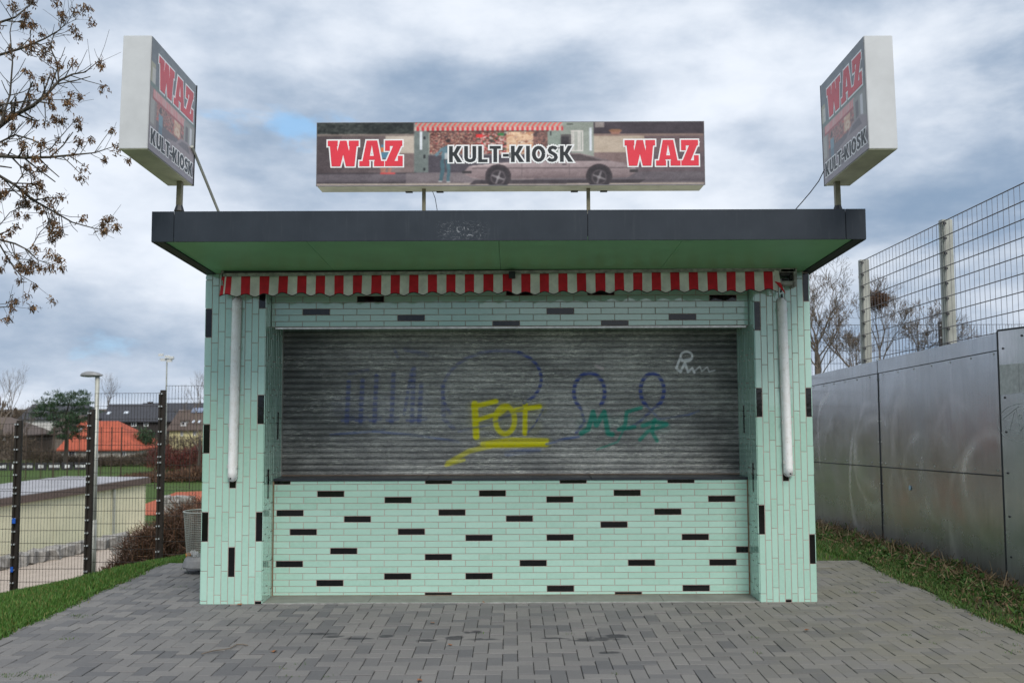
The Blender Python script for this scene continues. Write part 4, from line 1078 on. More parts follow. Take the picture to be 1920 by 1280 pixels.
for px in (767, 825, 1077, 1132):
    xx = U(px, 358, YC + .2).x - sg.location.x
    put('clamp', MB().box((xx - 0.028, 0.19, -0.008), (xx + 0.028, 0.222, -0.001)).mesh('clamp', MATS['darkmetal']), sg)
cb = [U(811, 359, YC + .2), U(816, 372, YC + .2), U(818, 384, YC + .22), U(820, 396, YC + .22), U(822, 402, YC + .25)]
put('cable', MB().path([q - sg.location for q in cb], 0.0028).mesh('cable', MATS['cable']), sg)
# ---- corner signs
def corner_sign(corner, mirror, label, polepx):
    """corner: photo pixel of the outer bottom corner of the narrow side"""
    YC_ = 6.25; thick, deep, high = 0.20, 0.91, 0.805
    p = U(*corner, YC_)
    root = empty('sign_box', (p.x, YC_, p.z), label, 'sign', 'box signs on the kiosk roof', rot=(R(-2.4), 0, 0))
    s = -1 if mirror else 1        # +1: box runs to the right of the corner, face looks to +X
    xa, xb = (0, thick) if s > 0 else (-thick, 0)
    xface = s * thick
    put('casing', MB().box((xa + (0 if s > 0 else .003), 0, 0), (xb - (.003 if s > 0 else 0), deep, high)).mesh('casing', MATS['whitebox'], bevel=0.004), root)
    put('underside', MB().box((xa + .006, 0.004, -0.003), (xb - .006, deep - .004, 0.002)).mesh('underside', MATS['underbox']), root)
    pos = (lambda u, v: np.stack([np.full(u.shape, xface), 0.004 + u * (deep - .012), 0.004 + v * (high - .008)], -1)) if s > 0 else (lambda u, v: np.stack([np.full(u.shape, xface), deep - 0.008 - u * (deep - .012), 0.004 + v * (high - .008)], -1))
    f = put('face', color_grid('face', 150, 150, pos, paint_side(150, 150), MATS['print']), root, label='printed kiosk scene with a parked car')
    def xf(x, z, h):
        q = x / 100
        y = 0.004 + q * (deep - .012) if s > 0 else deep - 0.008 - q * (deep - .012)
        return (xface + s * h, y, (1 - z / 100) * high)
    lettering(f, 'WAZ', 15, 94, 40, 11, xf, RWf, .03, .06)
    lettering(f, 'KULT-KIOSK', 4, 97, 93, 80, xf, BW, .11, .09)
    put('rear_frame', MB().box((xface - s * .02 if s > 0 else xface, deep - .001, -0.002), (xface + .004 if s > 0 else xface + .02, deep + .008, high + .002)).mesh('rear_frame', MATS['darkmetal']), root)
    pw = U(*polepx, 7.06) - root.location
    yy = 7.04 - YC_
    put('pole', MB().box((pw.x - 0.019, yy - .02, -0.30), (pw.x + 0.019, yy + .02, -0.001)).mesh('pole', MATS['pole']), root)
    put('pole_foot', MB().cyl((pw.x, yy, -0.235), (pw.x, yy, -0.19), 0.04, 0.026, 8).mesh('pole_foot', MATS['darkmetal']), root)
    return root
lsg = corner_sign((222, 279), False, 'square white-cased sign box at the left roof corner, beside the bare tree', (339, 370))
rsg = corner_sign((1684, 279), True, 'square white-cased sign box at the right roof corner, above the metal wall', (1568, 368))
bpy.context.view_layer.update()
def rel(root, q): return root.matrix_world.inverted() @ q
put('brace', MB().cyl(rel(lsg, U(360, 275, 7.09)), rel(lsg, U(411, 400, 7.9)), 0.012, 0.012, 8).mesh('brace', MATS['galv']), lsg)
cb = [U(1546, 318, 7.1), U(1535, 340, 7.15), U(1520, 360, 7.2), U(1503, 380, 7.25), U(1488, 397, 7.3)]
put('cable', MB().path([rel(rsg, q) for q in cb], 0.004).mesh('cable', MATS['cable']), rsg)

# =================================================================== LEFT FENCE (double-rod mesh, brown)
def rods(mb_list, x0, x1, y, z0, z1, dx, dz, r=0.0028, both=True):
    n = max(1, round((x1 - x0) / dx))
    for i in range(n + 1):
        x = x0 + (x1 - x0) * i / n; mb_list.append(((x, y, z0), (x, y, z1), r, r))
    m = max(1, round((z1 - z0) / dz))
    for k in range(m + 1):
        z = z0 + (z1 - z0) * k / m
        for off in (-0.006, 0.006): mb_list.append(((x0, y + off, z), (x1, y + off, z), r * 1.15, r * 1.15))
YFN = 15.0
fence = empty('mesh_fence', (-5.5, YFN, float(terrain(-5.5, YFN))), 'dark brown wire mesh fence with tall posts on the grass bank left of the kiosk', 'fence')
FO = fence.location
px_posts = [(-104, 824), (38, 788), (174, 767), (307, 731)]
posts = []
for px, py in px_posts:
    t = U(px, py, YFN); posts.append((t.x, t.z))
# posts continue behind the kiosk towards the right, rising with the ground
dxp = 1.17
while posts[-1][0] < 7.4:
    x = posts[-1][0] + (dxp if posts[-1][0] < -4.5 else 2.27)
    posts.append((x, float(np.interp(x, [-5.6, 4.9, 7], [posts[3][1], U(1560, 604, YFN).z, U(1560, 604, YFN).z]))))
for i, (x, z) in enumerate(posts):
    zb = z - 2.93
    mb = MB().box((x - .045, YFN - .03, zb - .3), (x + .035, YFN + .03, z)).box((x - .06, YFN - .055, zb + .02), (x - .028, YFN - .031, z - .04))
    po = put('post', mb.mesh('post', MATS['brownsteel'], bevel=0.003), fence, -FO)
    cm = MB()
    for k in [0.06, .26, .46, .66, .86, 1.06, 1.15, 1.35, 1.55, 1.75, 1.95, 2.15, 2.35, 2.55, 2.75]:
        for dx in (-0.048, -0.010): cm.box((x + dx - .009, YFN - .062, z - k - .011), (x + dx + .009, YFN - .056 if dx < -.02 else YFN - .031, z - k + .011))
    put('clips', cm.mesh('clips', MATS['clip']), po, kind='stuff')
for (xa, za), (xb, zb) in zip(posts[:-1], posts[1:]):
    top = zb - 0.05
    segs = []
    rods(segs, xa + .05, xb - .05, YFN - .045, top - 1.03, top, 0.05, 0.2)
    rods(segs, xa + .05, xb - .05, YFN - .045, top - 2.86, top - 1.06, 0.05, 0.2)
    put('mesh_panel', tubes_np('mesh_panel', segs, MATS['brownsteel'], 4), fence, -FO)
for px, py, w in ((26, 976, .05), (22, 1067, .04)):
    q = U(px, py, YFN - .07)
    put('cable_tie', MB().box((q.x - w / 2, q.y - .008, q.z - .04), (q.x + w / 2, q.y + .008, q.z + .04)).mesh('cable_tie', MATS['blueplastic']), fence, -FO)

# =================================================================== STREET LAMP behind the fence
YLP = 15.8
lt = U(184, 706, YLP)
lamp = empty('street_lamp', (U(173, 1080, YLP).x, YLP, float(terrain(U(173, 1080, YLP).x, YLP))), 'grey street lamp with oval head standing behind the brown mesh fence', 'street lamp')
LO = lamp.location
put('pole', MB().cyl((0, 0, -0.3), (0.0, 0, lt.z - LO.z), 0.046, 0.036, 12).cyl((0, 0, -.1), (0, 0, 1.0), .052, .05, 12).mesh('pole', MATS['galv'], smooth=True), lamp)
V, F = [], []
nh, na = 14, 12
for i in range(nh + 1):
    t = i / nh; xx = -0.31 + t * 0.37
    w = max(.012, 0.11 * math.sin(math.pi * (0.03 + .94 * t)) ** 0.6)
    hh = max(.008, 0.075 * math.sin(math.pi * (0.02 + .96 * t ** .8)) ** 0.6)
    for k in range(na):
        a = 2 * math.pi * k / na
        V.append((xx, w * math.cos(a), (hh if math.sin(a) > 0 else hh * .4) * math.sin(a)))
for i in range(nh):
    for k in range(na): F.append((i * na + k, i * na + (k + 1) % na, (i + 1) * na + (k + 1) % na, (i + 1) * na + k))
F += [tuple(range(na)), tuple(range(nh * na + na - 1, nh * na - 1, -1))]
put('lamp_head', mesh_from('lamp_head', V, F, [simple('grey_lamp_housing', (0.23, 0.235, 0.24), 0.45)], smooth=True), lamp, (0.02, 0, lt.z - LO.z + .02))
put('lamp_glass', MB().box((-0.22, -0.07, -0.026), (-0.06, 0.07, -0.016)).mesh('lamp_glass', MATS['white'], bevel=.003), lamp, (0.02, 0, lt.z - LO.z + .02))

# =================================================================== LITTER BIN behind the kiosk corner
YBN = 9.55
q0 = U(346, 958, YBN); qb = U(346, 1040, YBN)
binc = U(377, 1060, YBN).x
bn = empty('litter_bin', (binc, YBN, 0), 'round wire mesh litter bin half hidden behind the left kiosk wall', 'litter bin')
ztop = q0.z; zbot = 0.16; rt = binc - q0.x; rb = rt * 0.78
segs = []
N = 44
for i in range(N):
    a = 2 * math.pi * i / N; segs.append(((rb * math.cos(a), rb * math.sin(a), zbot), (rt * math.cos(a), rt * math.sin(a), ztop), .0016, .0016))
for k in range(26):
    t = k / 25; r = rb + (rt - rb) * t; z = zbot + (ztop - zbot) * t
    for i in range(28):
        a, b = 2 * math.pi * i / 28, 2 * math.pi * (i + 1) / 28
        segs.append(((r * math.cos(a), r * math.sin(a), z), (r * math.cos(b), r * math.sin(b), z), .0018, .0018))
put('basket', tubes_np('basket', segs, MATS['galv'], 4), bn)
segs = [((rt * math.cos(2 * math.pi * i / 32), rt * math.sin(2 * math.pi * i / 32), ztop), (rt * math.cos(2 * math.pi * (i + 1) / 32), rt * math.sin(2 * math.pi * (i + 1) / 32), ztop), .008, .008) for i in range(32)]
put('rim', tubes_np('rim', segs, MATS['galv'], 6), bn)
put('base_dish', MB().cyl((0, 0, .07), (0, 0, .13), rt * 1.02, rt * .92, 28).cyl((0, 0, .055), (0, 0, .07), rt * .98, rt * 1.02, 28).cyl((0, 0, .13), (0, 0, .17), rt * .92, rb, 28).mesh('base_dish', simple('bin_base', (0.22, 0.22, 0.22), 0.6, 0.2)), bn)
legs = []
for a in (200, 320, 80):
    for d in (-14, 14):
        mbl = [((math.cos(R(a + d)) * rt * .8, math.sin(R(a + d)) * rt * .8, .06), (math.cos(R(a)) * rt * .72, math.sin(R(a)) * rt * .72, -.004), .005, .005)]
        legs.append(put('leg', tubes_np('leg', mbl, MATS['galv'], 6), bn))
for nm, dx, dy, dz, c, s in (('crumpled_paper', -.07, -.04, .20, (0.7, 0.7, 0.7), .03), ('orange_wrapper', -.11, -.05, .18, (0.55, 0.22, 0.04), .032), ('crumpled_paper', -.03, -.07, .19, (0.62, 0.62, 0.64), .035)):
    bm = bmesh.new(); bmesh.ops.create_icosphere(bm, subdivisions=2, radius=s)
    for v in bm.verts: v.co *= random.uniform(.65, 1.15)
    me = bpy.data.meshes.new(nm); bm.to_mesh(me); bm.free(); me.materials.append(simple(nm, c, .7))
    o = put(nm, me, None, (binc + dx, YBN + dy, dz)); o['category'] = 'litter'
    o['label'] = {'crumpled_paper': ('grey-white crumpled paper at the front of the wire litter bin' if s > .033 else 'small white crumpled paper inside the wire litter bin'), 'orange_wrapper': 'orange wrapper lying at the bottom of the wire litter bin'}[nm]

# =================================================================== METAL WALL on the right
XW = 4.64
wall = empty('metal_wall', (XW, 10.5, 0), 'scuffed brushed steel sheet wall right of the kiosk', 'wall')
WO = Vector((XW, 10.5, 0))
def wtop(y): return 2.335 - 0.040 * (y - 8.83)
def wmid(y): return 0.985 - 0.036 * (y - 8.83)
ysw = [8.83, 11.84, 14.9]
def wslab(x, th, ya, yb, za, zb):   # za, zb callables
    return [(x, ya, za(ya)), (x + th, ya, za(ya)), (x + th, yb, za(yb)), (x, yb, za(yb)), (x, ya, zb(ya)), (x + th, ya, zb(ya)), (x + th, yb, zb(yb)), (x, yb, zb(yb))]
for ya, yb in zip(ysw[:-1], ysw[1:]):
    ya += .004; yb -= .004
    for nm, fa, fb, x in (('steel_sheet', lambda y: -0.6, lambda y: wmid(y) - .004, XW + random.uniform(0, .004)), ('steel_sheet', lambda y: wmid(y) + .004, lambda y: wtop(y) - .165, XW + random.uniform(0, .004)), ('top_strip', lambda y: wtop(y) - .158, wtop, XW - .006)):
        put(nm, MB().hexa(wslab(x, .01, ya, yb, fa, fb)).mesh(nm, MATS['steel']), wall, -WO)
put('backing', MB().hexa(wslab(XW + .02, .06, 8.85, 14.9, lambda y: -.6, lambda y: wtop(y) - .02)).mesh('backing', MATS['seam']), wall, -WO)
for y in ysw[1:2]:
    put('seam_strip', MB().box((XW - .0075, y - .008, -.3), (XW - .001, y + .008, wtop(y))).mesh('seam_strip', MATS['seam']), wall, -WO)
for fz, hh_ in ((wmid, .012), (lambda y: wtop(y) - .161, .010)):
    put('seam_strip', MB().hexa(wslab(XW - .003, .004, 8.84, 14.88, lambda y: fz(y) - hh_ / 2, lambda y: fz(y) + hh_ / 2)).mesh('seam_strip', MATS['seam']), wall, -WO)
rv = MB()
for k in range(0, 40):
    y = 8.98 + k * .15
    for fz in (lambda y: wmid(y) + .05, lambda y: wtop(y) - .19):
        if k % 3 == 0: rv.cyl((XW - .004, y, fz(y)), (XW + .01, y, fz(y)), .009, .009, 8)
for y0 in (8.87, 11.80, 11.88):
    for k in range(9): rv.cyl((XW - .004, y0, .15 + k * .26), (XW + .01, y0, .15 + k * .26), .008, .008, 8)
put('rivets', rv.mesh('rivets', MATS['galv']), wall, -WO, kind='stuff')
# near sheet, turned outwards
ang = R(6); L = 3.2
def near(t, z, off=0.0):    # t metres from the corner towards the camera
    return Vector((XW - .025 + math.sin(ang) * t - math.cos(ang) * off, 8.82 - math.cos(ang) * t - math.sin(ang) * off, z))
def nbox(t0, t1, z0a, z1a, o0, o1): return [near(t0, z0a, o0), near(t1, z0a, o0), near(t1, z0a, o1), near(t0, z0a, o1), near(t0, z1a, o0), near(t1, z1a, o0), near(t1, z1a, o1), near(t0, z1a, o1)]
put('steel_sheet', MB().hexa(nbox(0, L, -.6, 2.345, 0, .012)).mesh('steel_sheet', MATS['steel']), wall, -WO)
put('edge_flange', MB().hexa(nbox(-.018, -.001, -.6, 2.35, -.03, .016)).mesh('edge_flange', MATS['seam']), wall, -WO)
put('top_trim', MB().hexa(nbox(0, L, 2.347, 2.362, -.04, .016)).mesh('top_trim', MATS['seam']), wall, -WO)
put('near_backing', MB().hexa(nbox(.02, L, -.6, 2.33, -.07, -.01)).mesh('near_backing', MATS['seam']), wall, -WO)
rv = MB()
for z in (2.18, 1.72, 1.40, 1.02, .62, .25):
    rv.cyl(near(.07, z, .012), near(.07, z, .02), .010, .009, 8)
rv.cyl(near(.35, 2.28, .012), near(.35, 2.28, .02), .010, .009, 8)
put('rivets', rv.mesh('rivets', MATS['seam']), wall, -WO, kind='stuff')
# pasted paper and chalk drawing on the near sheet (positions along the sheet)
def on_sheet(px, py, off=.013):
    d = CAM_R @ Vector(((px - 960) / FPX, (640 - py) / FPX, -1)); o = Vector((0, 0, CAM_H))
    nrm = Vector((-math.cos(ang), -math.sin(ang), 0)); p0 = near(0, 0, off)
    return o + d * ((p0 - o).dot(nrm) / d.dot(nrm))
nrm = Vector((-math.cos(ang), -math.sin(ang), 0))
put('pasted_paper', MB().prism([on_sheet(1876, 740, .0125), on_sheet(1911, 736, .0125), on_sheet(1910, 681, .0125), on_sheet(1874, 684, .0125)], nrm * .0015).prism([on_sheet(1912, 736, .0125), on_sheet(1945, 733, .0125), on_sheet(1943, 677, .0125), on_sheet(1911, 681, .0125)], nrm * .0022).mesh('pasted_paper', MATS['paper']), wall, -WO)
ch = MB()
for pts in (arc(1918, 792, 47, 36, 0, 360, 28), [(1880, 785), (1911, 761), (1930, 780)], [(1880, 785), (1920, 796)], [(1905, 765), (1913, 808), (1925, 790)], [(1902, 772), (1893, 808), (1912, 814)], [(1887, 801), (1913, 810)], arc(1913, 781, 3, 4, 0, 360, 8)):
    ch.path([on_sheet(a, b, .013) for a, b in pts], .0026, 4)
put('chalk_drawing', ch.mesh('chalk_drawing', MATS['chalk']), wall, -WO, label='pale scratched drawing of a house inside a circle')
st = on_sheet
dsk = UX(1706, 914, XW - .004)
put('sticker', MB().cyl(dsk, dsk + Vector((-.002, 0, 0)), .028, .028, 14).mesh('sticker', simple('blue_white_sticker', (0.35, 0.5, 0.6), .5, var=.6, scale=60)), wall, -WO)

# tall galvanised fence standing behind the metal wall
tf = empty('tall_mesh_fence', (4.95, 10, 0), 'tall grey mesh fence with wide galvanised posts behind the steel wall', 'fence')
TO = Vector((4.95, 10, 0)); XT = 4.82
pyz = []
for px, py in ((1616, 487), (1769, 412)):
    q = UX(px, py, XT); pyz.append((q.y, q.z))
(yA, zA), (yB, zB) = pyz
dy_ = yA - yB
tp = [(yA, zA), (yB, zB), (yB - dy_, zB + .06), (yB - 2 * dy_, zB + .1)]
for y, z in tp:
    put('post', MB().box((XT - .03, y - .025, -.3), (XT + .09, y + .065, z)).box((XT - .02, y - .045, .1), (XT + .0, y - .026, z - .05)).mesh('post', MATS['galv'], bevel=.004), tf, -TO)
    cm = MB()
    for k in range(14): cm.box((XT - .03, y - .065, z - .05 - k * .168 - .012), (XT + .0, y - .044, z - .05 - k * .168 + .012))
    put('clips', cm.mesh('clips', MATS['cable']), tf, -TO, kind='stuff')
purp = simple('weathered_mesh_wire', (0.20, 0.185, 0.20), .6, .2)
for (y1_, z1_), (y0_, z0_) in zip(tp[:-1], tp[1:]):
    segs = []
    n = round((y1_ - y0_) / .1)
    for i in range(n + 1):
        f = i / n; y = y0_ + (y1_ - y0_) * f; zt = z0_ + (z1_ - z0_) * f - .03
        segs.append(((XT - .035, y, .2), (XT - .035, y, zt), .0026, .0026))
    for k in range(19):
        for o in (-.006, .006): segs.append(((XT - .035 + o, y0_, z0_ - .035 - k * .168), (XT - .035 + o, y1_, z1_ - .035 - k * .168), .0036, .0036))
    put('mesh_panel', tubes_np('mesh_panel', segs, purp, 4), tf, -TO)

# =================================================================== TREES
def grow_tree(base, d0, length, r0, depth, rng, up=.15, spread=.6, segs=None, tips=None, nsplit=(2, 3), shrink=.72, wig=.14):
    if segs is None: segs = []
    if tips is None: tips = []
    p = Vector(base); d = Vector(d0).normalized(); n = max(3, int(4 - 0.2 * depth)); r = r0
    rend = r0 * .62
    for i in range(n):
        d = (d + Vector((rng.gauss(0, wig), rng.gauss(0, wig), rng.gauss(0, wig) + up * .25))).normalized()
        q = p + d * (length / n); r2 = r0 + (rend - r0) * (i + 1) / n
        segs.append((tuple(p), tuple(q), r, r2)); p = q; r = r2
        if depth > 0 and i >= 1 and rng.random() < .55:
            a = Vector((rng.gauss(0, 1), rng.gauss(0, 1), rng.gauss(0, 1))); a = (a - d * a.dot(d)).normalized()
            grow_tree(p, d * (1 - spread * .55) + a * spread + Vector((0, 0, up * .5)), length * shrink * rng.uniform(.6, .95), r * .55, depth - 1, rng, up, spread, segs, tips, nsplit, shrink, wig)
    if depth > 0:
        for k in range(rng.randint(*nsplit)):
            a = Vector((rng.gauss(0, 1), rng.gauss(0, 1), rng.gauss(0, 1))); a = (a - d * a.dot(d)).normalized()
            grow_tree(p, d + a * spread * rng.uniform(.5, 1.1) + Vector((0, 0, up * .4)), length * shrink * rng.uniform(.75, 1.1), r * .8, depth - 1, rng, up, spread, segs, tips, nsplit, shrink, wig)
    else: tips.append(tuple(p))
    return segs, tips

# --- ash tree at the left, its trunk outside the frame
rng = random.Random(11)
TX, TY = -6.35, 8.9
tz = float(terrain(TX, TY))
ash = empty('ash_tree', (TX, TY, tz), 'bare ash tree with hanging brown seed clusters reaching in from the left', 'tree')
AO = Vector((TX, TY, tz))
tr = [(TX, TY, tz - .2, .17), (TX + .05, TY, tz + 1.2, .14), (TX - .05, TY + .05, tz + 2.6, .12), (TX + .1, TY, tz + 3.8, .10), (TX + .05, TY - .05, tz + 5.0, .075), (TX + .2, TY, tz + 6.4, .045)]
segs = [((a[0], a[1], a[2]), (b[0], b[1], b[2]), a[3], b[3]) for a, b in zip(tr[:-1], tr[1:])]
put('trunk', tubes_np('trunk', segs, MATS['bark'], 10), ash, -AO)
k2 = 2.135
limbs = [
    ([(-160, 640), (0, 505), (60, 460), (130, 425), (190, 375), (235, 325), (290, 298), (340, 290), (400, 240)], .026, 8.7),
    ([(235, 325), (228, 250), (200, 190), (215, 140), (270, 90), (300, 40)], .011, 8.7),
    ([(-200, 700), (0, 625), (100, 632), (200, 630), (300, 620), (380, 612), (470, 582)], .021, 8.5),
    ([(-190, 640), (0, 705), (60, 740), (130, 800), (220, 850), (290, 890), (380, 915), (415, 915)], .017, 8.9),
    ([(-160, 900), (0, 960), (60, 975), (110, 1000), (150, 1040), (205, 1060)], .012, 8.6),
    ([(-160, 900), (0, 980), (40, 1050), (80, 1100), (140, 1135)], .010, 9.0),
    ([(-150, 1180), (0, 1230), (50, 1226)], .008, 8.8),
    ([(-180, 330), (0, 220), (100, 190), (180, 155), (240, 120), (252, 60)], .016, 9.1),
    ([(-180, 600), (0, 570), (60, 540), (130, 560), (200, 600), (250, 540), (310, 470)], .012, 9.2),
    ([(-170, 480), (0, 420), (70, 410), (140, 400), (200, 400), (280, 400)], .010, 8.4),
    ([(-150, 120), (0, 90), (60, 70), (120, 20), (140, -40)], .014, 8.8),
    ([(-150, 820), (0, 780), (50, 760), (90, 700), (130, 690)], .009, 8.7),
    ([(-180, 560), (0, 500), (40, 380), (50, 250), (40, 130), (60, 20)], .013, 8.6),
    ([(0, 900), (40, 850), (80, 830), (110, 810)], .006, 8.8),
    ([(120, 1000), (160, 930), (200, 890), (250, 780)], .006, 8.8),
]
segs, clusters, side = [], [], []
for pts, r0, Y in limbs:
    P = [U(a / k2, b / k2, Y + rng.gauss(0, .06)) for a, b in pts]
    if pts[0][0] < -50:                       # tie the limb to the trunk
        zt = min(max(P[0].z - .35, tz + 1.6), tz + 6.0)
        P = [Vector((np.interp(zt, [t[2] for t in tr], [t[0] for t in tr]), TY, zt))] + P
        rad = [min(.07, r0 * 2.4)] + list(np.linspace(r0 * 1.35, .0035, len(P) - 1))
    else: rad = list(np.linspace(r0, .003, len(P)))
    for i in range(len(P) - 1):
        segs.append((tuple(P[i]), tuple(P[i + 1]), rad[i] * .78, rad[i + 1] * .78))
        if i == 0 and pts[0][0] < -50: continue
        nb_ = 4 if P[i].x > -5.2 else 3
        for b in range(nb_):
            f = rng.random(); q = P[i].lerp(P[i + 1], f); d = (P[i + 1] - P[i]).normalized()
            a = Vector((rng.gauss(0, 1), rng.gauss(0, .8), rng.gauss(0, 1))); a = (a - d * a.dot(d)).normalized()
            ln = rng.uniform(.10, .34)
            dd = (d * .7 + a * .8).normalized()
            rr = max(.0022, rad[i + 1] * .45)
            pm = q + dd * ln * .5; pe = pm + (dd + Vector((0, 0, rng.uniform(-.1, .5)))).normalized() * ln * .5
            side += [(tuple(q), tuple(pm), rr, rr * .8), (tuple(pm), tuple(pe), rr * .8, rr * .6)]
            if rng.random() < .42: clusters.append(pe)
            if rng.random() < .45:
                a2 = (dd + Vector((rng.gauss(0, .8), rng.gauss(0, .8), rng.gauss(0, .8)))).normalized()
                e2 = pm + a2 * rng.uniform(.06, .18); side.append((tuple(pm), tuple(e2), rr * .6, rr * .45))
                if rng.random() < .35: clusters.append(e2)
    clusters.append(P[-1])
put('branches', tubes_np('branches', segs + side, MATS['bark'], 5), ash, -AO)
# more of the crown outside the frame
segs2, tips2 = [], []
for a in range(9):
    an = 2 * math.pi * a / 9 + .3
    if math.cos(an) > .35: continue
    zz = tz + 2.6 + .4 * a
    grow_tree((TX, TY, zz), (math.cos(an), math.sin(an), .5), 1.2, .05, 3, rng, .2, .6, segs2, tips2)
put('branches', tubes_np('rear_branches', segs2, MATS['bark'], 4), ash, -AO)
PP = []
for c in clusters + [Vector(t) for t in tips2[::2]]:
    m_ = rng.randint(34, 52); s = rng.uniform(.018, .032)
    ctr = np.array(c) + np.array([0, 0, -.02])
    PP.append(ctr + np.random.normal(size=(m_, 3)) * np.array([s, s, s * 1.15]) * .75)
PP = np.concatenate(PP)
put('seed_clusters', leaves_np('seed_clusters', PP, .011, .032, MATS['seed'], up=(0, 0, -1.1), spread=.7), ash, -AO, kind='stuff')

# --- bare trees on the right behind the wall
def bare_tree(px, py, Y, h, seed, label, lean=(0, 0), r=.09, depth=5, up=.35, spread=.5, mat='barkgreen', z0=0.0, clumps=True, name='bare_tree', group='bare trees behind the steel wall'):
    rng = random.Random(seed); b = U(px, py, Y); zg = float(terrain(b.x, Y))
    root = empty(name, (b.x, Y, zg), label, 'tree', group)
    O = Vector((b.x, Y, zg))
    segs, tips = grow_tree((0, 0, z0), (lean[0], lean[1], 1), h, r, depth, rng, up, spread)
    if z0 > 0: segs.append(((0, 0, -.2), (0, 0, z0), r * 1.15, r))
    main = [s for s in segs if s[2] > r * .5]; rest = [s for s in segs if s[2] <= r * .5]
    put('trunk', tubes_np('trunk', main, MATS[mat], 6), root)
    rest = [(a, b_, max(p, .0034), max(q, .0026)) for a, b_, p, q in rest]
    put('crown', tubes_np('crown', rest, MATS['twig'], 3), root)
    if clumps:
        T = np.array(tips); T = T[np.random.rand(len(T)) < .05]
        P = (T[:, None, :] + np.random.normal(size=(len(T), 3, 3)) * .05).reshape(-1, 3)
        put('dry_catkins', leaves_np('dry_catkins', P, .018, .04, MATS['hedgebrown'], up=(0, 0, -.5)), root, kind='stuff')
    return root, tips
bare_tree(1549, 700, 19.5, 1.35, 12, 'bare many-stemmed tree right beside the kiosk edge behind the steel wall', (.05, 0), .10, 6, .3, .55, z0=1.3)
rt_, tp_ = bare_tree(1652, 680, 20.5, 1.2, 21, 'bare tree carrying a dark nest, behind the tall grey fence', (.04, 0), .075, 6, .3, .5, z0=1.2)
bare_tree(1690, 680, 22.0, 1.15, 33, 'low spreading bare tree right of the nest, behind the fence', (.4, 0), .07, 6, .2, .6, z0=1.0)
bare_tree(1600, 690, 24.0, 1.0, 46, 'small twiggy bare tree between the kiosk tree and the nest tree', (-.1, 0), .06, 6, .3, .6, z0=1.0)
nq = U(1641, 563, 20.5)
nl = []
for i in range(260):
    a = Vector((rng.gauss(0, 1), rng.gauss(0, 1), rng.gauss(0, .7))).normalized() * .20
    t = Vector((rng.gauss(0, 1), rng.gauss(0, 1), rng.gauss(0, .4))).normalized() * .12
    nl.append((tuple(a - t), tuple(a + t), .009, .007))
put('bird_nest', tubes_np('bird_nest', nl, MATS['nest'], 4), None, nq, label='dark round bird nest of twigs high in the bare tree behind the fence', cat='nest')

# =================================================================== LOW GROUND BEHIND THE LEFT FENCE
ZG = -4.1
def G(px, py, z=ZG):
    d = CAM_R @ Vector(((px - 960) / FPX, (640 - py) / FPX, -1)); o = Vector((0, 0, CAM_H)); return o + d * ((z - o.z) / d.z)
def sheet(name, pts, z, mat, kind='structure'):
    return put(name, mesh_from(name, [(p[0], p[1], z) for p in pts], [tuple(range(len(pts)))], [mat]), kind=kind)
pa = [G(-260, 1100), G(-260, 1165), G(420, 1120), G(420, 1000), G(300, 985), G(275, 992)]
sheet('path', [G(-300, 1160), G(330, 1120), G(300, 1030), G(420, 985), G(260, 985), G(225, 1018), G(-300, 1110)], ZG - .02, simple('pinkish_gravel_path', lin(166, 154, 142), .9, var=.15, scale=3))
sheet('clay_court', [G(255, 965), G(520, 965), G(520, 915), G(330, 922), G(270, 945)], ZG + .0, simple('orange_clay', (0.36, 0.085, 0.035), .9, var=.2, scale=.8))
sheet('gravel_strip', [G(200, 1022), G(300, 985), G(285, 1000), G(330, 1000), G(215, 1040)], ZG - .01, simple('gravel_strip', lin(120, 116, 108), .95, var=.4, scale=12))
# low flat-roofed building
bA = G(-150, 1092); bB = G(272, 990)
dirb = (bB - bA).normalized(); nrb = Vector((-dirb.y, dirb.x, 0))
lb = empty('low_building', tuple((bA + bB) / 2), 'low cream building with flat grey roof beyond the left fence', 'building')
LBO = (bA + bB) / 2
def lbx(t0, t1, w0, w1, z0, z1):
    f = lambda t, w, z: bA + dirb * t + nrb * w + Vector((0, 0, z))
    return [f(t0, w0, z0), f(t1, w0, z0), f(t1, w1, z0), f(t0, w1, z0), f(t0, w0, z1), f(t1, w0, z1), f(t1, w1, z1), f(t0, w1, z1)]
Lb = (bB - bA).length
creamw = simple('cream_render', lin(226, 220, 190), .85, var=.10, scale=1.2)
nseg = 4
for i in range(nseg):
    put('wall_panel', MB().hexa(lbx(Lb * i / nseg + .02, Lb * (i + 1) / nseg - .02, 0, 4.2, -.3, 2.12)).mesh('wall_panel', creamw), lb, -LBO)
put('roof', MB().hexa(lbx(-.2, Lb + .12, -.16, 4.4, 2.12, 2.40)).mesh('roof', simple('brown_roof_fascia', lin(104, 88, 82), .8)), lb, -LBO)
put('roof_covering', MB().hexa(lbx(-.15, Lb + .05, -.10, 4.3, 2.401, 2.43)).mesh('roof_covering', simple('grey_roof_felt', lin(150, 150, 154), .9, var=.2, scale=.5)), lb, -LBO)
put('downpipe', MB().cyl(*[bA + dirb * (Lb * .80) + nrb * -.06 + Vector((0, 0, z)) for z in (0, 2.1)], .07, .07, 10).mesh('downpipe', MATS['galv']), lb, -LBO)
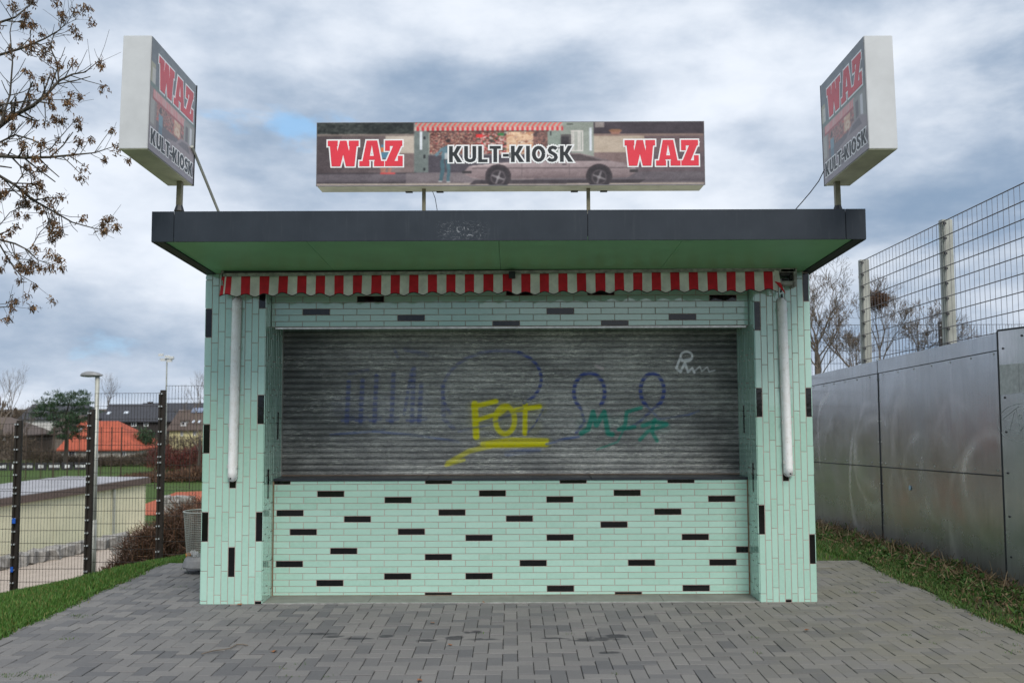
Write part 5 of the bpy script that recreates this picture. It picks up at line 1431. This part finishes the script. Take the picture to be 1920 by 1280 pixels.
# row of rough stone blocks along the path
rs = random.Random(4)
stone_m = simple('grey_stone', (0.27, 0.26, 0.245), .9, var=.45, scale=6, bump=.5, bscale=12)
def stone_mesh(w, d, h):
    bm = bmesh.new(); bmesh.ops.create_cube(bm, size=1)
    bmesh.ops.bevel(bm, geom=list(bm.edges), offset=.12, segments=1, affect='EDGES')
    for v in bm.verts: v.co = Vector((v.co.x * w, v.co.y * d, v.co.z * h)) + Vector((rs.gauss(0, .03), rs.gauss(0, .03), rs.gauss(0, .03)))
    me = bpy.data.meshes.new('stone'); bm.to_mesh(me); bm.free(); me.materials.append(stone_m); return me
sm = [stone_mesh(.62, .5, .5) for _ in range(5)]
p0, p1 = G(-130, 1092), G(232, 1018)
ns = 24
stone_wall = empty('stone_edging', tuple((p0 + p1) / 2), 'row of rough grey stone blocks edging the path below the cream building', 'stone edging')
for i in range(ns):
    q = p0.lerp(p1, (i + .5) / ns) + Vector((rs.gauss(0, .05), rs.gauss(0, .1), .18))
    put('stone', sm[i % 5], stone_wall, q - (p0 + p1) / 2, (rs.gauss(0, .08), rs.gauss(0, .08), rs.uniform(-.5, .5)))
pile = empty('stone_pile', tuple(G(330, 966)), 'stacked pale stone slabs beside the orange clay court', 'stone pile')
for r_ in range(4):
    for c_ in range(3):
        put('stone', sm[(r_ + c_) % 5], pile, ((c_ - 1) * .62 + rs.gauss(0, .05), rs.gauss(0, .1), .12 + r_ * .22), (0, 0, rs.gauss(0, .1)))
# pitch-side banner boards
bz = 0.68
bp0, bp1 = G(-60, 882), G(162, 880)
nbn = 9
for i in range(nbn):
    a = bp0.lerp(bp1, i / nbn + .004); b = bp0.lerp(bp1, (i + 1) / nbn - .004)
    bb = empty('banner_board', tuple((a + b) / 2), ('%s black banner board with white lettering beside the far pitch, counted from the lamp pole' % ['ninth', 'eighth', 'seventh', 'sixth', 'fifth', 'fourth', 'third', 'second', 'first'][i]), 'banner', 'banner boards along the far pitch')
    c = (a + b) / 2; w = (b - a).length
    put('panel', MB().box((-w / 2, 0, 0), (w / 2, .03, bz)).mesh('panel', MATS['cable']), bb)
    mk = MB(); rr = random.Random(i * 7 + 1)
    x = -w * .38
    if i % 2 == 0:
        while x < w * .38:     # illegible small block lettering, as blurred as in the photo
            ww = rr.uniform(.07, .13); mk.box((x, -.006, .22), (x + ww, -.001, .22 + rr.uniform(.2, .28))); x += ww + .05
    else:
        mk.box((-.22, -.006, .16), (-.04, -.001, .52)); mk.box((.04, -.006, .2), (.24, -.001, .48))
    put('print', mk.mesh('print', MATS['white']), bb)
# far ball-stop fence posts
ff = empty('ball_stop_fence', tuple(G(150, 905)), 'row of tall thin brown posts of a far ball-stop fence', 'fence')
fO = G(150, 905)
tops = []
for i, px in enumerate((20, 47, 76, 99, 125, 147, 163, 188, 207, 226, 290, 355)):
    b = G(px, 905 if px < 240 else 915); t = U(px, 800 if px < 240 else 815, b.y)
    r_ = .055 if px in (99, 226) else .035
    put('post', MB().cyl((b.x, b.y, ZG - .2), (b.x, b.y, t.z), r_, r_, 8).mesh('post', simple('post_brown', (0.055, 0.036, 0.026), .8) if i == 0 else bpy.data.materials['post_brown']), ff, -fO)
    tops.append((b.x, b.y, t.z))
segs = []
for a, b in zip(tops[:-1], tops[1:]):
    for k in range(5):
        f = k / 4
        segs.append(((a[0], a[1], ZG + .1 + (a[2] - ZG - .2) * f), (b[0], b[1], ZG + .1 + (b[2] - ZG - .2) * f), .008, .008))
put('wires', tubes_np('wires', segs, bpy.data.materials['post_brown'], 4), ff, -fO)
# floodlight mast
fb = G(309, 862); ft = U(309, 672, fb.y)
fl_ = empty('floodlight_mast', tuple(fb), 'thin floodlight mast rising above the far houses', 'floodlight')
put('mast', MB().cyl((0, 0, -.2), (0, 0, ft.z - fb.z), .12, .07, 8).mesh('mast', MATS['galv']), fl_)
hz_ = ft.z - fb.z
put('crossarm', MB().box((-.75, -.08, hz_ - .1), (.75, .08, hz_)).mesh('crossarm', MATS['galv']), fl_)
for dx, dz in ((-.6, .35), (.1, .15), (.55, .05), (-.35, -.2), (.35, -.3)):
    put('floodlight', MB().hexa([(dx - .25, -.3, hz_ + dz - .1), (dx + .25, -.3, hz_ + dz - .1), (dx + .2, .15, hz_ + dz), (dx - .2, .15, hz_ + dz), (dx - .25, -.35, hz_ + dz + .15), (dx + .25, -.35, hz_ + dz + .15), (dx + .2, .15, hz_ + dz + .2), (dx - .2, .15, hz_ + dz + .2)]).mesh('floodlight', MATS['white']), fl_)

# ---- houses
def house(name, Y, eaveL, eaveR, y_eave, y_ridge, ridgeL, ridgeR, label, wall_c, roof_c, depth=8, windows=(), dormers=(), skylights=(), panels=(), chim=(), hip=True):
    """pixel outline of the front at distance Y gives real sizes there"""
    a = U(eaveL, y_eave, Y); b = U(eaveR, y_eave, Y); rl = U(ridgeL, y_ridge, Y + depth / 2); rr_ = U(ridgeR, y_ridge, Y + depth / 2)
    root = empty(name, ((a.x + b.x) / 2, Y, ZG), label, 'house', 'houses beyond the sports ground')
    ox = (a.x + b.x) / 2
    x0, x1 = a.x - ox, b.x - ox; ze = (a.z + b.z) / 2 - ZG; zr = (rl.z + rr_.z) / 2 - ZG
    rx0_, rx1_ = rl.x - ox, rr_.x - ox
    wm = bpy.data.materials.get('wall_' + label[:20]) or simple('wall_' + label[:20], wall_c, .9, var=.15, scale=.8)
    rm = bpy.data.materials.get('roof_' + label[:20]) or simple('roof_' + label[:20], roof_c, .85, var=.2, scale=1.5, bump=.3, bscale=6)
    put('wall', MB().box((x0 + .25, .3, -.3), (x1 - .25, depth - .3, ze)).mesh('wall', wm), root)
    V = [(x0, 0, ze), (x1, 0, ze), (x1, depth, ze), (x0, depth, ze), (rx0_, depth / 2, zr), (rx1_, depth / 2, zr), (x0, 0, ze - .15), (x1, 0, ze - .15), (x1, depth, ze - .15), (x0, depth, ze - .15)]
    F = [(0, 1, 5, 4), (1, 2, 5), (2, 3, 4, 5), (3, 0, 4), (6, 7, 1, 0), (7, 8, 2, 1), (8, 9, 3, 2), (9, 6, 0, 3), (9, 8, 7, 6)]
    ro = put('roof', mesh_from('roof', V, F, [rm]), root)
    def on_roof(px, py):
        # point on the front roof slope seen at a pixel
        p0 = Vector((ox, Y, ZG + ze)); n = Vector((0, -(zr - ze), depth / 2)).normalized()
        d = CAM_R @ Vector(((px - 960) / FPX, (640 - py) / FPX, -1)); o = Vector((0, 0, CAM_H))
        return o + d * ((p0 - o).dot(n) / d.dot(n)) - Vector((ox, Y, ZG)), n
    fr = MATS['white']
    for (px, py, w, h) in windows:
        q = U(px, py, Y + .3) - Vector((ox, Y, ZG)); s = Y / FPX
        wi = put('window', MB().box((q.x - w * s / 2, .24, q.z - h * s / 2), (q.x + w * s / 2, .298, q.z + h * s / 2)).mesh('window', fr), root)
        put('pane', MB().box((q.x - w * s * .36, .22, q.z - h * s * .36), (q.x - .03, .238, q.z + h * s * .36)).box((q.x + .03, .22, q.z - h * s * .36), (q.x + w * s * .36, .238, q.z + h * s * .36)).mesh('pane', glass), wi)
    for (px, py, w, h) in dormers:
        q, n = on_roof(px, py + h / 2); s = Y / FPX
        dm = put('dormer', MB().box((q.x - w * s / 2, q.y - .1, q.z), (q.x + w * s / 2, q.y + 1.8, q.z + h * s)).mesh('dormer', fr), root)
        put('pane', MB().box((q.x - w * s * .22, q.y - .13, q.z + h * s * .25), (q.x + w * s * .22, q.y - .102, q.z + h * s * .78)).mesh('pane', glass), dm)
        put('dormer_roof', MB().box((q.x - w * s * .6, q.y - .25, q.z + h * s + .002), (q.x + w * s * .6, q.y + 1.9, q.z + h * s + .14)).mesh('dormer_roof', rm), dm)
    for (px, py, w, h) in skylights:
        q, n = on_roof(px, py); s = Y / FPX
        tang = n.cross(Vector((1, 0, 0))).normalized(); ex = Vector((w * s / 2, 0, 0)); et = tang * (h * s * .8)
        put('skylight', MB().prism([q + n * .02 - ex - et, q + n * .02 + ex - et, q + n * .02 + ex + et, q + n * .02 - ex + et], n * .08).mesh('skylight', skyl), root)
    for (px, py, w, h) in panels:
        q, n = on_roof(px, py); s = Y / FPX
        tang = n.cross(Vector((1, 0, 0))).normalized(); ex = Vector((w * s / 2, 0, 0)); et = tang * (h * s * .8)
        put('solar_panel', MB().prism([q + n * .05 - ex - et, q + n * .05 + ex - et, q + n * .05 + ex + et, q + n * .05 - ex + et], n * .06).mesh('solar_panel', solar), root)
    for (px, py) in chim:
        q = U(px, py, Y + depth / 2) - Vector((ox, Y, ZG))
        put('chimney', MB().box((q.x - .3, depth / 2 - .3, zr - .8), (q.x + .3, depth / 2 + .3, q.z)).mesh('chimney', wm), ro)
    return root
glass = simple('window_glass', (0.05, 0.06, 0.075), .12)
skyl = simple('skylight_glass', (0.55, 0.60, 0.66), .15)
solar = simple('solar_panel_glass', (0.20, 0.24, 0.33), .2)
slate = (0.042, 0.044, 0.053); brownr = (0.085, 0.062, 0.052)
house('dark_house', 118, 190, 330, 789, 757, 205, 312, 'dark brown clad house with white windows right of the lamp pole', (0.032, 0.027, 0.027), slate, 9, windows=[(226, 794, 9, 10), (251, 794, 10, 10), (274, 794, 9, 10), (251, 815, 9, 10), (272, 815, 6, 9)], skylights=[(204, 775, 6, 6), (237, 774, 8, 5)], chim=[(254, 766)])
house('dark_house', 135, 250, 420, 778, 755, 268, 400, 'long dark slate roofed house row behind the fence post', (0.035, 0.030, 0.030), slate, 9, skylights=[(324, 770, 10, 3), (340, 770, 12, 3)], chim=[(282, 753), (357, 757)])
house('cream_house', 110, 312, 400, 805, 768, 336, 410, 'cream walled house with brown dormered roof next to the kiosk edge', lin(205, 196, 150), brownr, 8, windows=[(341, 812, 5, 10), (365, 812, 6, 8)], dormers=[(344, 794, 10, 9)], skylights=[(363, 791, 4, 5), (374, 791, 4, 5)], panels=[(371, 770, 22, 11)])
house('white_house', 125, 32, 172, 785, 757, 62, 160, 'white gabled house with slate roof left of the pine', (0.55, 0.54, 0.52), slate, 9, dormers=[(36 + 38, 774, 11, 10), (136 / 1, 776, 9, 9)], skylights=[])
house('brown_house', 105, 92, 172, 812, 778, 120, 158, 'brown roofed house partly hidden below the pine', (0.16, 0.13, 0.11), (0.085, 0.065, 0.056), 7, windows=[(57 + 60, 818, 5, 6)])
house('brown_house', 104, -40, 50, 815, 782, -20, 22, 'brown roofed house low at the left picture edge', (0.15, 0.12, 0.10), (0.10, 0.078, 0.068), 7, windows=[(8, 822, 5, 6)])
house('red_roofed_house', 96, 106, 260, 842, 789, 152, 222, 'house with bright orange-red hipped roof behind the mesh fence', (0.42, 0.40, 0.36), (0.36, 0.078, 0.040), 9, skylights=[(151, 806, 5, 7)], windows=[(135, 850, 14, 12), (232, 850, 8, 9)])

# ---- pine
rng = random.Random(8)
pb = U(122, 860, 88)
pine = empty('pine_tree', (pb.x, 88, ZG), 'dark green pine with layered branches between the white house and the lamp', 'tree')
s_ = 88 / FPX
put('trunk', tubes_np('trunk', [((0, 0, -.2), (.1, 0, 2.4), .22, .18), ((.1, 0, 2.4), (0, 0, 5.0), .18, .10), ((0, 0, 5.0), (.3, 0, 6.6), .10, .04), ((.05, 0, 3.0), (-1.2, 0, 5.4), .1, .03)], MATS['bark'], 7), pine)
PP = []
def pz(px, py): 
    q = U(px, py, 88); return q.x - pb.x, q.z - ZG
for px, py, rx, ry in ((103, 741, 10, 4), (95, 752, 16, 5), (84, 758, 16, 5), (78, 768, 14, 4), (72, 778, 10, 3.5), (112, 760, 18, 6), (106, 772, 20, 5), (98, 784, 14, 4), (152, 738, 8, 4), (150, 748, 14, 5), (158, 755, 14, 4), (142, 758, 18, 5), (150, 768, 20, 5), (140, 780, 18, 5), (128, 790, 14, 5), (160, 776, 12, 4), (130, 748, 8, 5), (120, 775, 14, 6), (135, 800, 12, 6), (112, 806, 14, 6), (150, 804, 14, 6), (125, 818, 12, 8), (140, 815, 12, 8), (118, 796, 12, 3), (145, 792, 16, 5), (160, 786, 10, 4)):
    cx, cz = pz(px, py)
    for k in range(9):
        c = np.array([cx + rng.gauss(0, rx * s_ * .55), rng.gauss(0, .9), cz + rng.gauss(0, ry * s_ * .5)])
        PP.append(c + np.random.normal(size=(34, 3)) * np.array([.20, .2, .075]))
PP = np.concatenate(PP)
put('crown', leaves_np('crown', PP, .06, .22, MATS['needle'], up=(0, 0, .7), spread=.8), pine)

# ---- far bare trees at the left edge and behind the houses
bare_tree(-8, 860, 95, 3.6, 51, 'tall pale bare tree at the far left picture edge', (0, 0), .22, 5, .3, .5, 'bark', False, 'far_bare_tree', 'far bare trees')
bare_tree(22, 850, 100, 2.4, 52, 'rusty brown bare tree beside the far left bare tree', (.1, 0), .16, 5, .3, .6, 'bark', False, 'far_bare_tree', 'far bare trees')
bare_tree(212, 840, 150, 3.9, 53, 'rounded bare tree top showing above the slate roofs', (0, 0), .2, 5, .3, .6, 'bark', False, 'far_bare_tree', 'far bare trees')
bare_tree(372, 840, 75, 3.2, 54, 'bare tree whose twigs show beside the kiosk left edge', (0, 0), .16, 5, .35, .5, 'bark', False, 'far_bare_tree', 'far bare trees')

# ---- hedges and thickets (twig masses)
def thicket(name, x0, x1, Y, yt0, yt1, zb, thick, n, mat, label, cat='hedge', size=(.05, .5), top_noise=.4, group=None):
    rg = np.random.RandomState(abs(hash(label)) % 1000 if False else int(x0 * 3 + Y * 7 + n) % 99991)
    a = U(x0, yt0 + 9, Y); b = U(x1, yt1 + 9, Y)
    f = rg.rand(n)
    topz = a.z + (b.z - a.z) * f
    bump_ = np.zeros(n)
    for k, (fr_, ph_) in enumerate(((5, .3), (11, 1.9), (23, 4.0), (47, 2.2))): bump_ += np.sin(f * fr_ * 2 + ph_) / (k + 1.2)
    topz = topz + bump_ * top_noise * .5
    hgt = rg.rand(n) ** .75
    P = np.stack([a.x + (b.x - a.x) * f + rg.normal(0, .08, n), Y + (rg.rand(n) - .5) * thick, zb + (topz - zb) * hgt], -1)
    o = Vector(((a.x + b.x) / 2, Y, zb))
    return put(name, leaves_np(name, P - np.array(o), size[0], size[1], mat, up=(0, 0, 1.0), spread=.75), None, o, label=label, cat=cat, group=group)
thicket('thicket', -120, 60, 94, 800, 812, ZG, 3, 5200, MATS['hedgegrey'], 'brown bare thicket behind the banner boards at the far left', size=(.04, .42))
thicket('thicket', 60, 185, 93.5, 836, 860, ZG, 3, 4200, MATS['hedgegrey'], 'brown bare thicket in front of the red roof', size=(.04, .42))
thicket('thicket', 180, 300, 93, 856, 842, ZG, 3, 4200, MATS['hedgegrey'], 'brown bare thicket right of the red roofed house', size=(.04, .42))
thicket('green_bush', 262, 284, 100, 800, 806, ZG, 3, 1100, MATS['needle'], 'dark evergreen bush in front of the dark clad house', 'bush', size=(.1, .4), top_noise=.8)
thicket('red_hedge', 285, 400, 84, 838, 834, ZG, 3, 4200, MATS['hedgered'], 'dark red twiggy hedge left of the kiosk edge', size=(.04, .4), top_noise=.6)
thicket('thicket', 300, 420, 88, 815, 812, ZG, 3, 3600, MATS['hedgegrey'], 'brown thicket below the cream house', size=(.04, .42))
thicket('brown_hedge', 225, 420, 74, 895, 868, ZG, 4, 6500, MATS['hedgebrown'], 'low brown clipped hedge behind the clay court', size=(.05, .45), top_noise=.3)
# far-off wood closing the horizon
n = 16000
fx_w = -220 + np.random.rand(n) * 380
tw = 4.6 + 1.0 * np.sin(fx_w * .11) + .7 * np.sin(fx_w * .31 + 1) + .5 * np.sin(fx_w * .83)
P = np.stack([fx_w, 170 + np.random.rand(n) * 8, ZG + tw * np.random.rand(n) ** .7], -1)
put('far_wood', leaves_np('far_wood', P, .35, 1.3, MATS['hedgegrey'], up=(0, 0, 1.2), spread=.6), kind='stuff', label='brown far-off bare wood along the horizon')
# brown shrub on the bank beyond the fence
n = 15000
f = np.random.rand(n)
sx_ = np.interp(f, [0, 1], [U(225, 1050, 17.6).x, U(460, 990, 17.6).x])
yy = 16.6 + np.random.rand(n) * 2.2
gz_ = terrain(sx_, yy)
toppx = np.interp(sx_, [U(p, 1000, 17.6).x for p in (225, 270, 310, 350, 400, 460)], [U(p, q, 17.6).z for p, q in ((225, 1075), (270, 1010), (310, 975), (350, 955), (400, 950), (460, 950))])
hgt = np.random.rand(n) ** .6
zz = gz_ + np.maximum(toppx - gz_ + .12 * np.sin(sx_ * 9), .1) * hgt
so = Vector((float(sx_.mean()), 17.6, float(gz_.mean())))
put('brown_shrub', leaves_np('brown_shrub', np.stack([sx_, yy, zz], -1) - np.array(so), .012, .20, MATS['hedgebrown'], up=(0, 0, .5), spread=.9), None, so, label='brown leafless shrub on the bank just behind the left mesh fence', cat='shrub')

# =================================================================== GRASS AND SMALL THINGS
def blades_np(name, X, Y, Z, h, w, mat, lean=.5, kind='stuff'):
    n = len(X); a = np.random.rand(n) * 2 * np.pi; hh = h * np.random.uniform(.5, 1.3, n)
    dx = np.cos(a); dy = np.sin(a); l = np.random.uniform(.1, lean, n) * hh
    lx = np.random.normal(0, 1, n); ly = np.random.normal(0, 1, n); ln = np.hypot(lx, ly); lx /= ln; ly /= ln
    P = np.stack([X, Y, Z], -1)
    s = np.stack([dx * w / 2, dy * w / 2, np.zeros(n)], -1)
    mid_ = P + np.stack([lx * l * .35, ly * l * .35, hh * .6], -1); tip = P + np.stack([lx * l, ly * l, hh], -1)
    V = np.stack([P - s, P + s, mid_ + s * .7, mid_ - s * .7, mid_ - s * .7, mid_ + s * .7, tip + s * .12, tip - s * .12], axis=1)
    r = np.repeat(np.random.rand(n), 8)
    me = quads_np(name, V.reshape(-1, 3), np.arange(8 * n).reshape(2 * n, 4), [mat], rnd=r)
    return put(name, me, kind=kind)
# left bank
n = 90000
Yg = 5.6 + np.random.rand(n) ** .75 * 10.2
Xg = -3.70 - np.random.rand(n) * np.maximum(Yg * .60 - 3.70, .6)
keep = Xg > -10
Xg, Yg = Xg[keep], Yg[keep]
blades_np('grass', Xg, Yg, terrain(Xg, Yg), .055, .009, MATS['grass'])['label'] = 'short green grass on the bank left of the paving'
n = 2600
Yg = 5.6 + np.random.rand(n) * 4.5; Xg = -3.75 + np.abs(np.random.normal(0, .035, n)) * (np.sin(Yg * 5) > -.6)
blades_np('edge_grass', Xg, Yg, np.full(n, -.004), .035, .008, MATS['grass'], 1.2)['label'] = 'ragged grass creeping over the left paving edge'
n = 2600
Yg = 5.6 + np.random.rand(n) * 4.5; Xg = 3.71 - np.abs(np.random.normal(0, .035, n)) * (np.sin(Yg * 4.3) > -.5)
blades_np('edge_grass', Xg, Yg, np.full(n, -.004), .032, .008, MATS['grassdry'], 1.2)['label'] = 'ragged weeds creeping over the right paving edge'
# strip behind paving, left of and behind the kiosk
n = 22000
Xg = -3.9 + np.random.rand(n) * 8.6; Yg = 10.1 + np.random.rand(n) * 5.0
blades_np('grass', Xg, Yg, terrain(Xg, Yg), .05, .009, MATS['grass'])['label'] = 'short green grass behind the paving'
# right strip: patchy weeds
n = 42000
Xg = 3.66 + np.random.rand(n) * 1.0; Yg = 5.4 + np.random.rand(n) * 9.2
patch = np.sin(Xg * 5.1 + Yg * 1.3) + np.sin(Yg * 2.9 - Xg * 3) + np.random.normal(0, .9, n)
edge = np.where(Xg < 3.95, .9, 0)
keep = patch + edge > -.35
Xg, Yg = Xg[keep], Yg[keep]
blades_np('weedy_grass', Xg, Yg, terrain(Xg, Yg), .048, .009, MATS['grassdry'], .8)['label'] = 'patchy weedy grass between the paving and the steel wall'
# dry straw and dead leaves along the steel wall
n = 2600
Xs = 4.62 - np.abs(np.random.normal(0, .26, n)); Ysr = 6.5 + np.random.rand(n) * 8
P = np.stack([Xs, Ysr, terrain(Xs, Ysr) + .015 + np.random.rand(n) * .03], -1)
put('straw', leaves_np('straw', P, .008, .13, MATS['straw'], up=(0, 0, .25), spread=1), kind='stuff', label='dry straw and twigs lying along the foot of the steel wall')
n = 700
Xs = 3.8 + np.random.rand(n) * .84; Ysr = 6.5 + np.random.rand(n) * 8
P = np.stack([Xs, Ysr, terrain(Xs, Ysr) + .02], -1)
put('dead_leaves', leaves_np('dead_leaves', P, .03, .04, MATS['straw'], spread=1), kind='stuff', label='dead leaves scattered in the weeds by the steel wall')
n = 260
cxw = 4.0 + np.random.rand(46) * .6; cyw = 7.5 + np.random.rand(46) * 6
P = np.concatenate([np.stack([np.random.normal(a, .05, 60), np.random.normal(b, .06, 60), np.abs(np.random.normal(0, .04, 60)) + float(terrain(a, b))], -1) for a, b in zip(cxw, cyw)])
put('low_weeds', leaves_np('low_weeds', P, .022, .035, MATS['grassdry'], up=(0, 0, .8)), kind='stuff', label='low leafy weeds in clumps by the steel wall')
# tufts in the paving joints
tufts = [(150, 1155, 70, .05), (127, 1197, 30, .04), (22, 1266, 80, .055), (80, 1268, 60, .05), (530, 1253, 8, .02), (1414, 1195, 14, .02), (1553, 1138, 12, .02), (1600, 1110, 20, .03), (1660, 1092, 30, .03), (1640, 1111, 20, .03), (1760, 1176, 26, .03), (1807, 1180, 24, .03), (1843, 1186, 20, .03), (1900, 1210, 40, .05), (1753, 1206, 18, .03), (1700, 1190, 14, .02), (560, 1245, 6, .02), (612, 1268, 6, .02), (540, 1268, 8, .03), (1905, 1222, 30, .04), (340, 1066, 16, .03), (335, 1100, 14, .03), (235, 1102, 16, .03), (1068, 1188, 8, .02), (905, 1186, 6, .02), (1150, 1262, 10, .02), (1420, 1224, 10, .02)]
TXs, TYs = [], []
for px, py, m_, s in tufts:
    q = G(px, py, 0.0)
    TXs.append(q.x + np.random.normal(0, s, m_)); TYs.append(q.y + np.random.normal(0, s * .6, m_))
TXs = np.concatenate(TXs); TYs = np.concatenate(TYs)
blades_np('weeds', TXs, TYs, np.full(len(TXs), -.006), .017, .006, MATS['grassdry'], .9)['label'] = 'small green weeds sprouting from the paving joints'
# dry stick
stk = [G(a, b, .012) for a, b in ((378, 1225), (400, 1219), (424, 1216), (432, 1214), (444, 1207), (456, 1207), (465, 1209))]
so = stk[3].copy()
sgm = [(tuple(a - so), tuple(b - so),   .0042, .0034) for a, b in zip(stk[:-1], stk[1:])]
put('stick', tubes_np('stick', sgm, MATS['twig'], 6), None, so, label='thin bent dry stick lying on the paving left of the kiosk', cat='stick')
# fallen leaves
rl = random.Random(2)
lm = simple('brown_leaf', (0.20, 0.085, 0.035), .8, var=.3)
spots = [(449, 1132, 'small orange-brown leaf against the foot of the left pillar'), (811, 1166, 'dark red leaf on the paving in front of the counter'), (844, 1207, 'dark red leaf on the paving left of the drip stains'), (1513, 1180, 'orange-brown leaf on the paving right of the kiosk'), (514, 1220, 'tiny dark leaf on the paving near the dry stick'), (787, 1274, 'orange-brown leaf at the bottom edge of the picture'), (905, 1128, 'tiny orange leaf on the threshold slab')]
for px, py, lab in spots:
    q = G(px, py, .01); q.z = max(float(terrain(q.x, q.y)) + .032, .004)
    s = rl.uniform(.018, .028); a = rl.uniform(0, 6)
    pts = [(math.cos(a + t) * s * (1 if i % 2 == 0 else .55), math.sin(a + t) * s * (1 if i % 2 == 0 else .55), rl.uniform(.0, .012)) for i, t in enumerate(np.linspace(0, 2 * math.pi, 9)[:-1])]
    me = mesh_from('fallen_leaf', pts + [(0, 0, .004)], [(i, (i + 1) % 8, 8) for i in range(8)], [lm])
    put('fallen_leaf', me, None, q, label=lab, cat='leaf', group='fallen leaves on the paving')
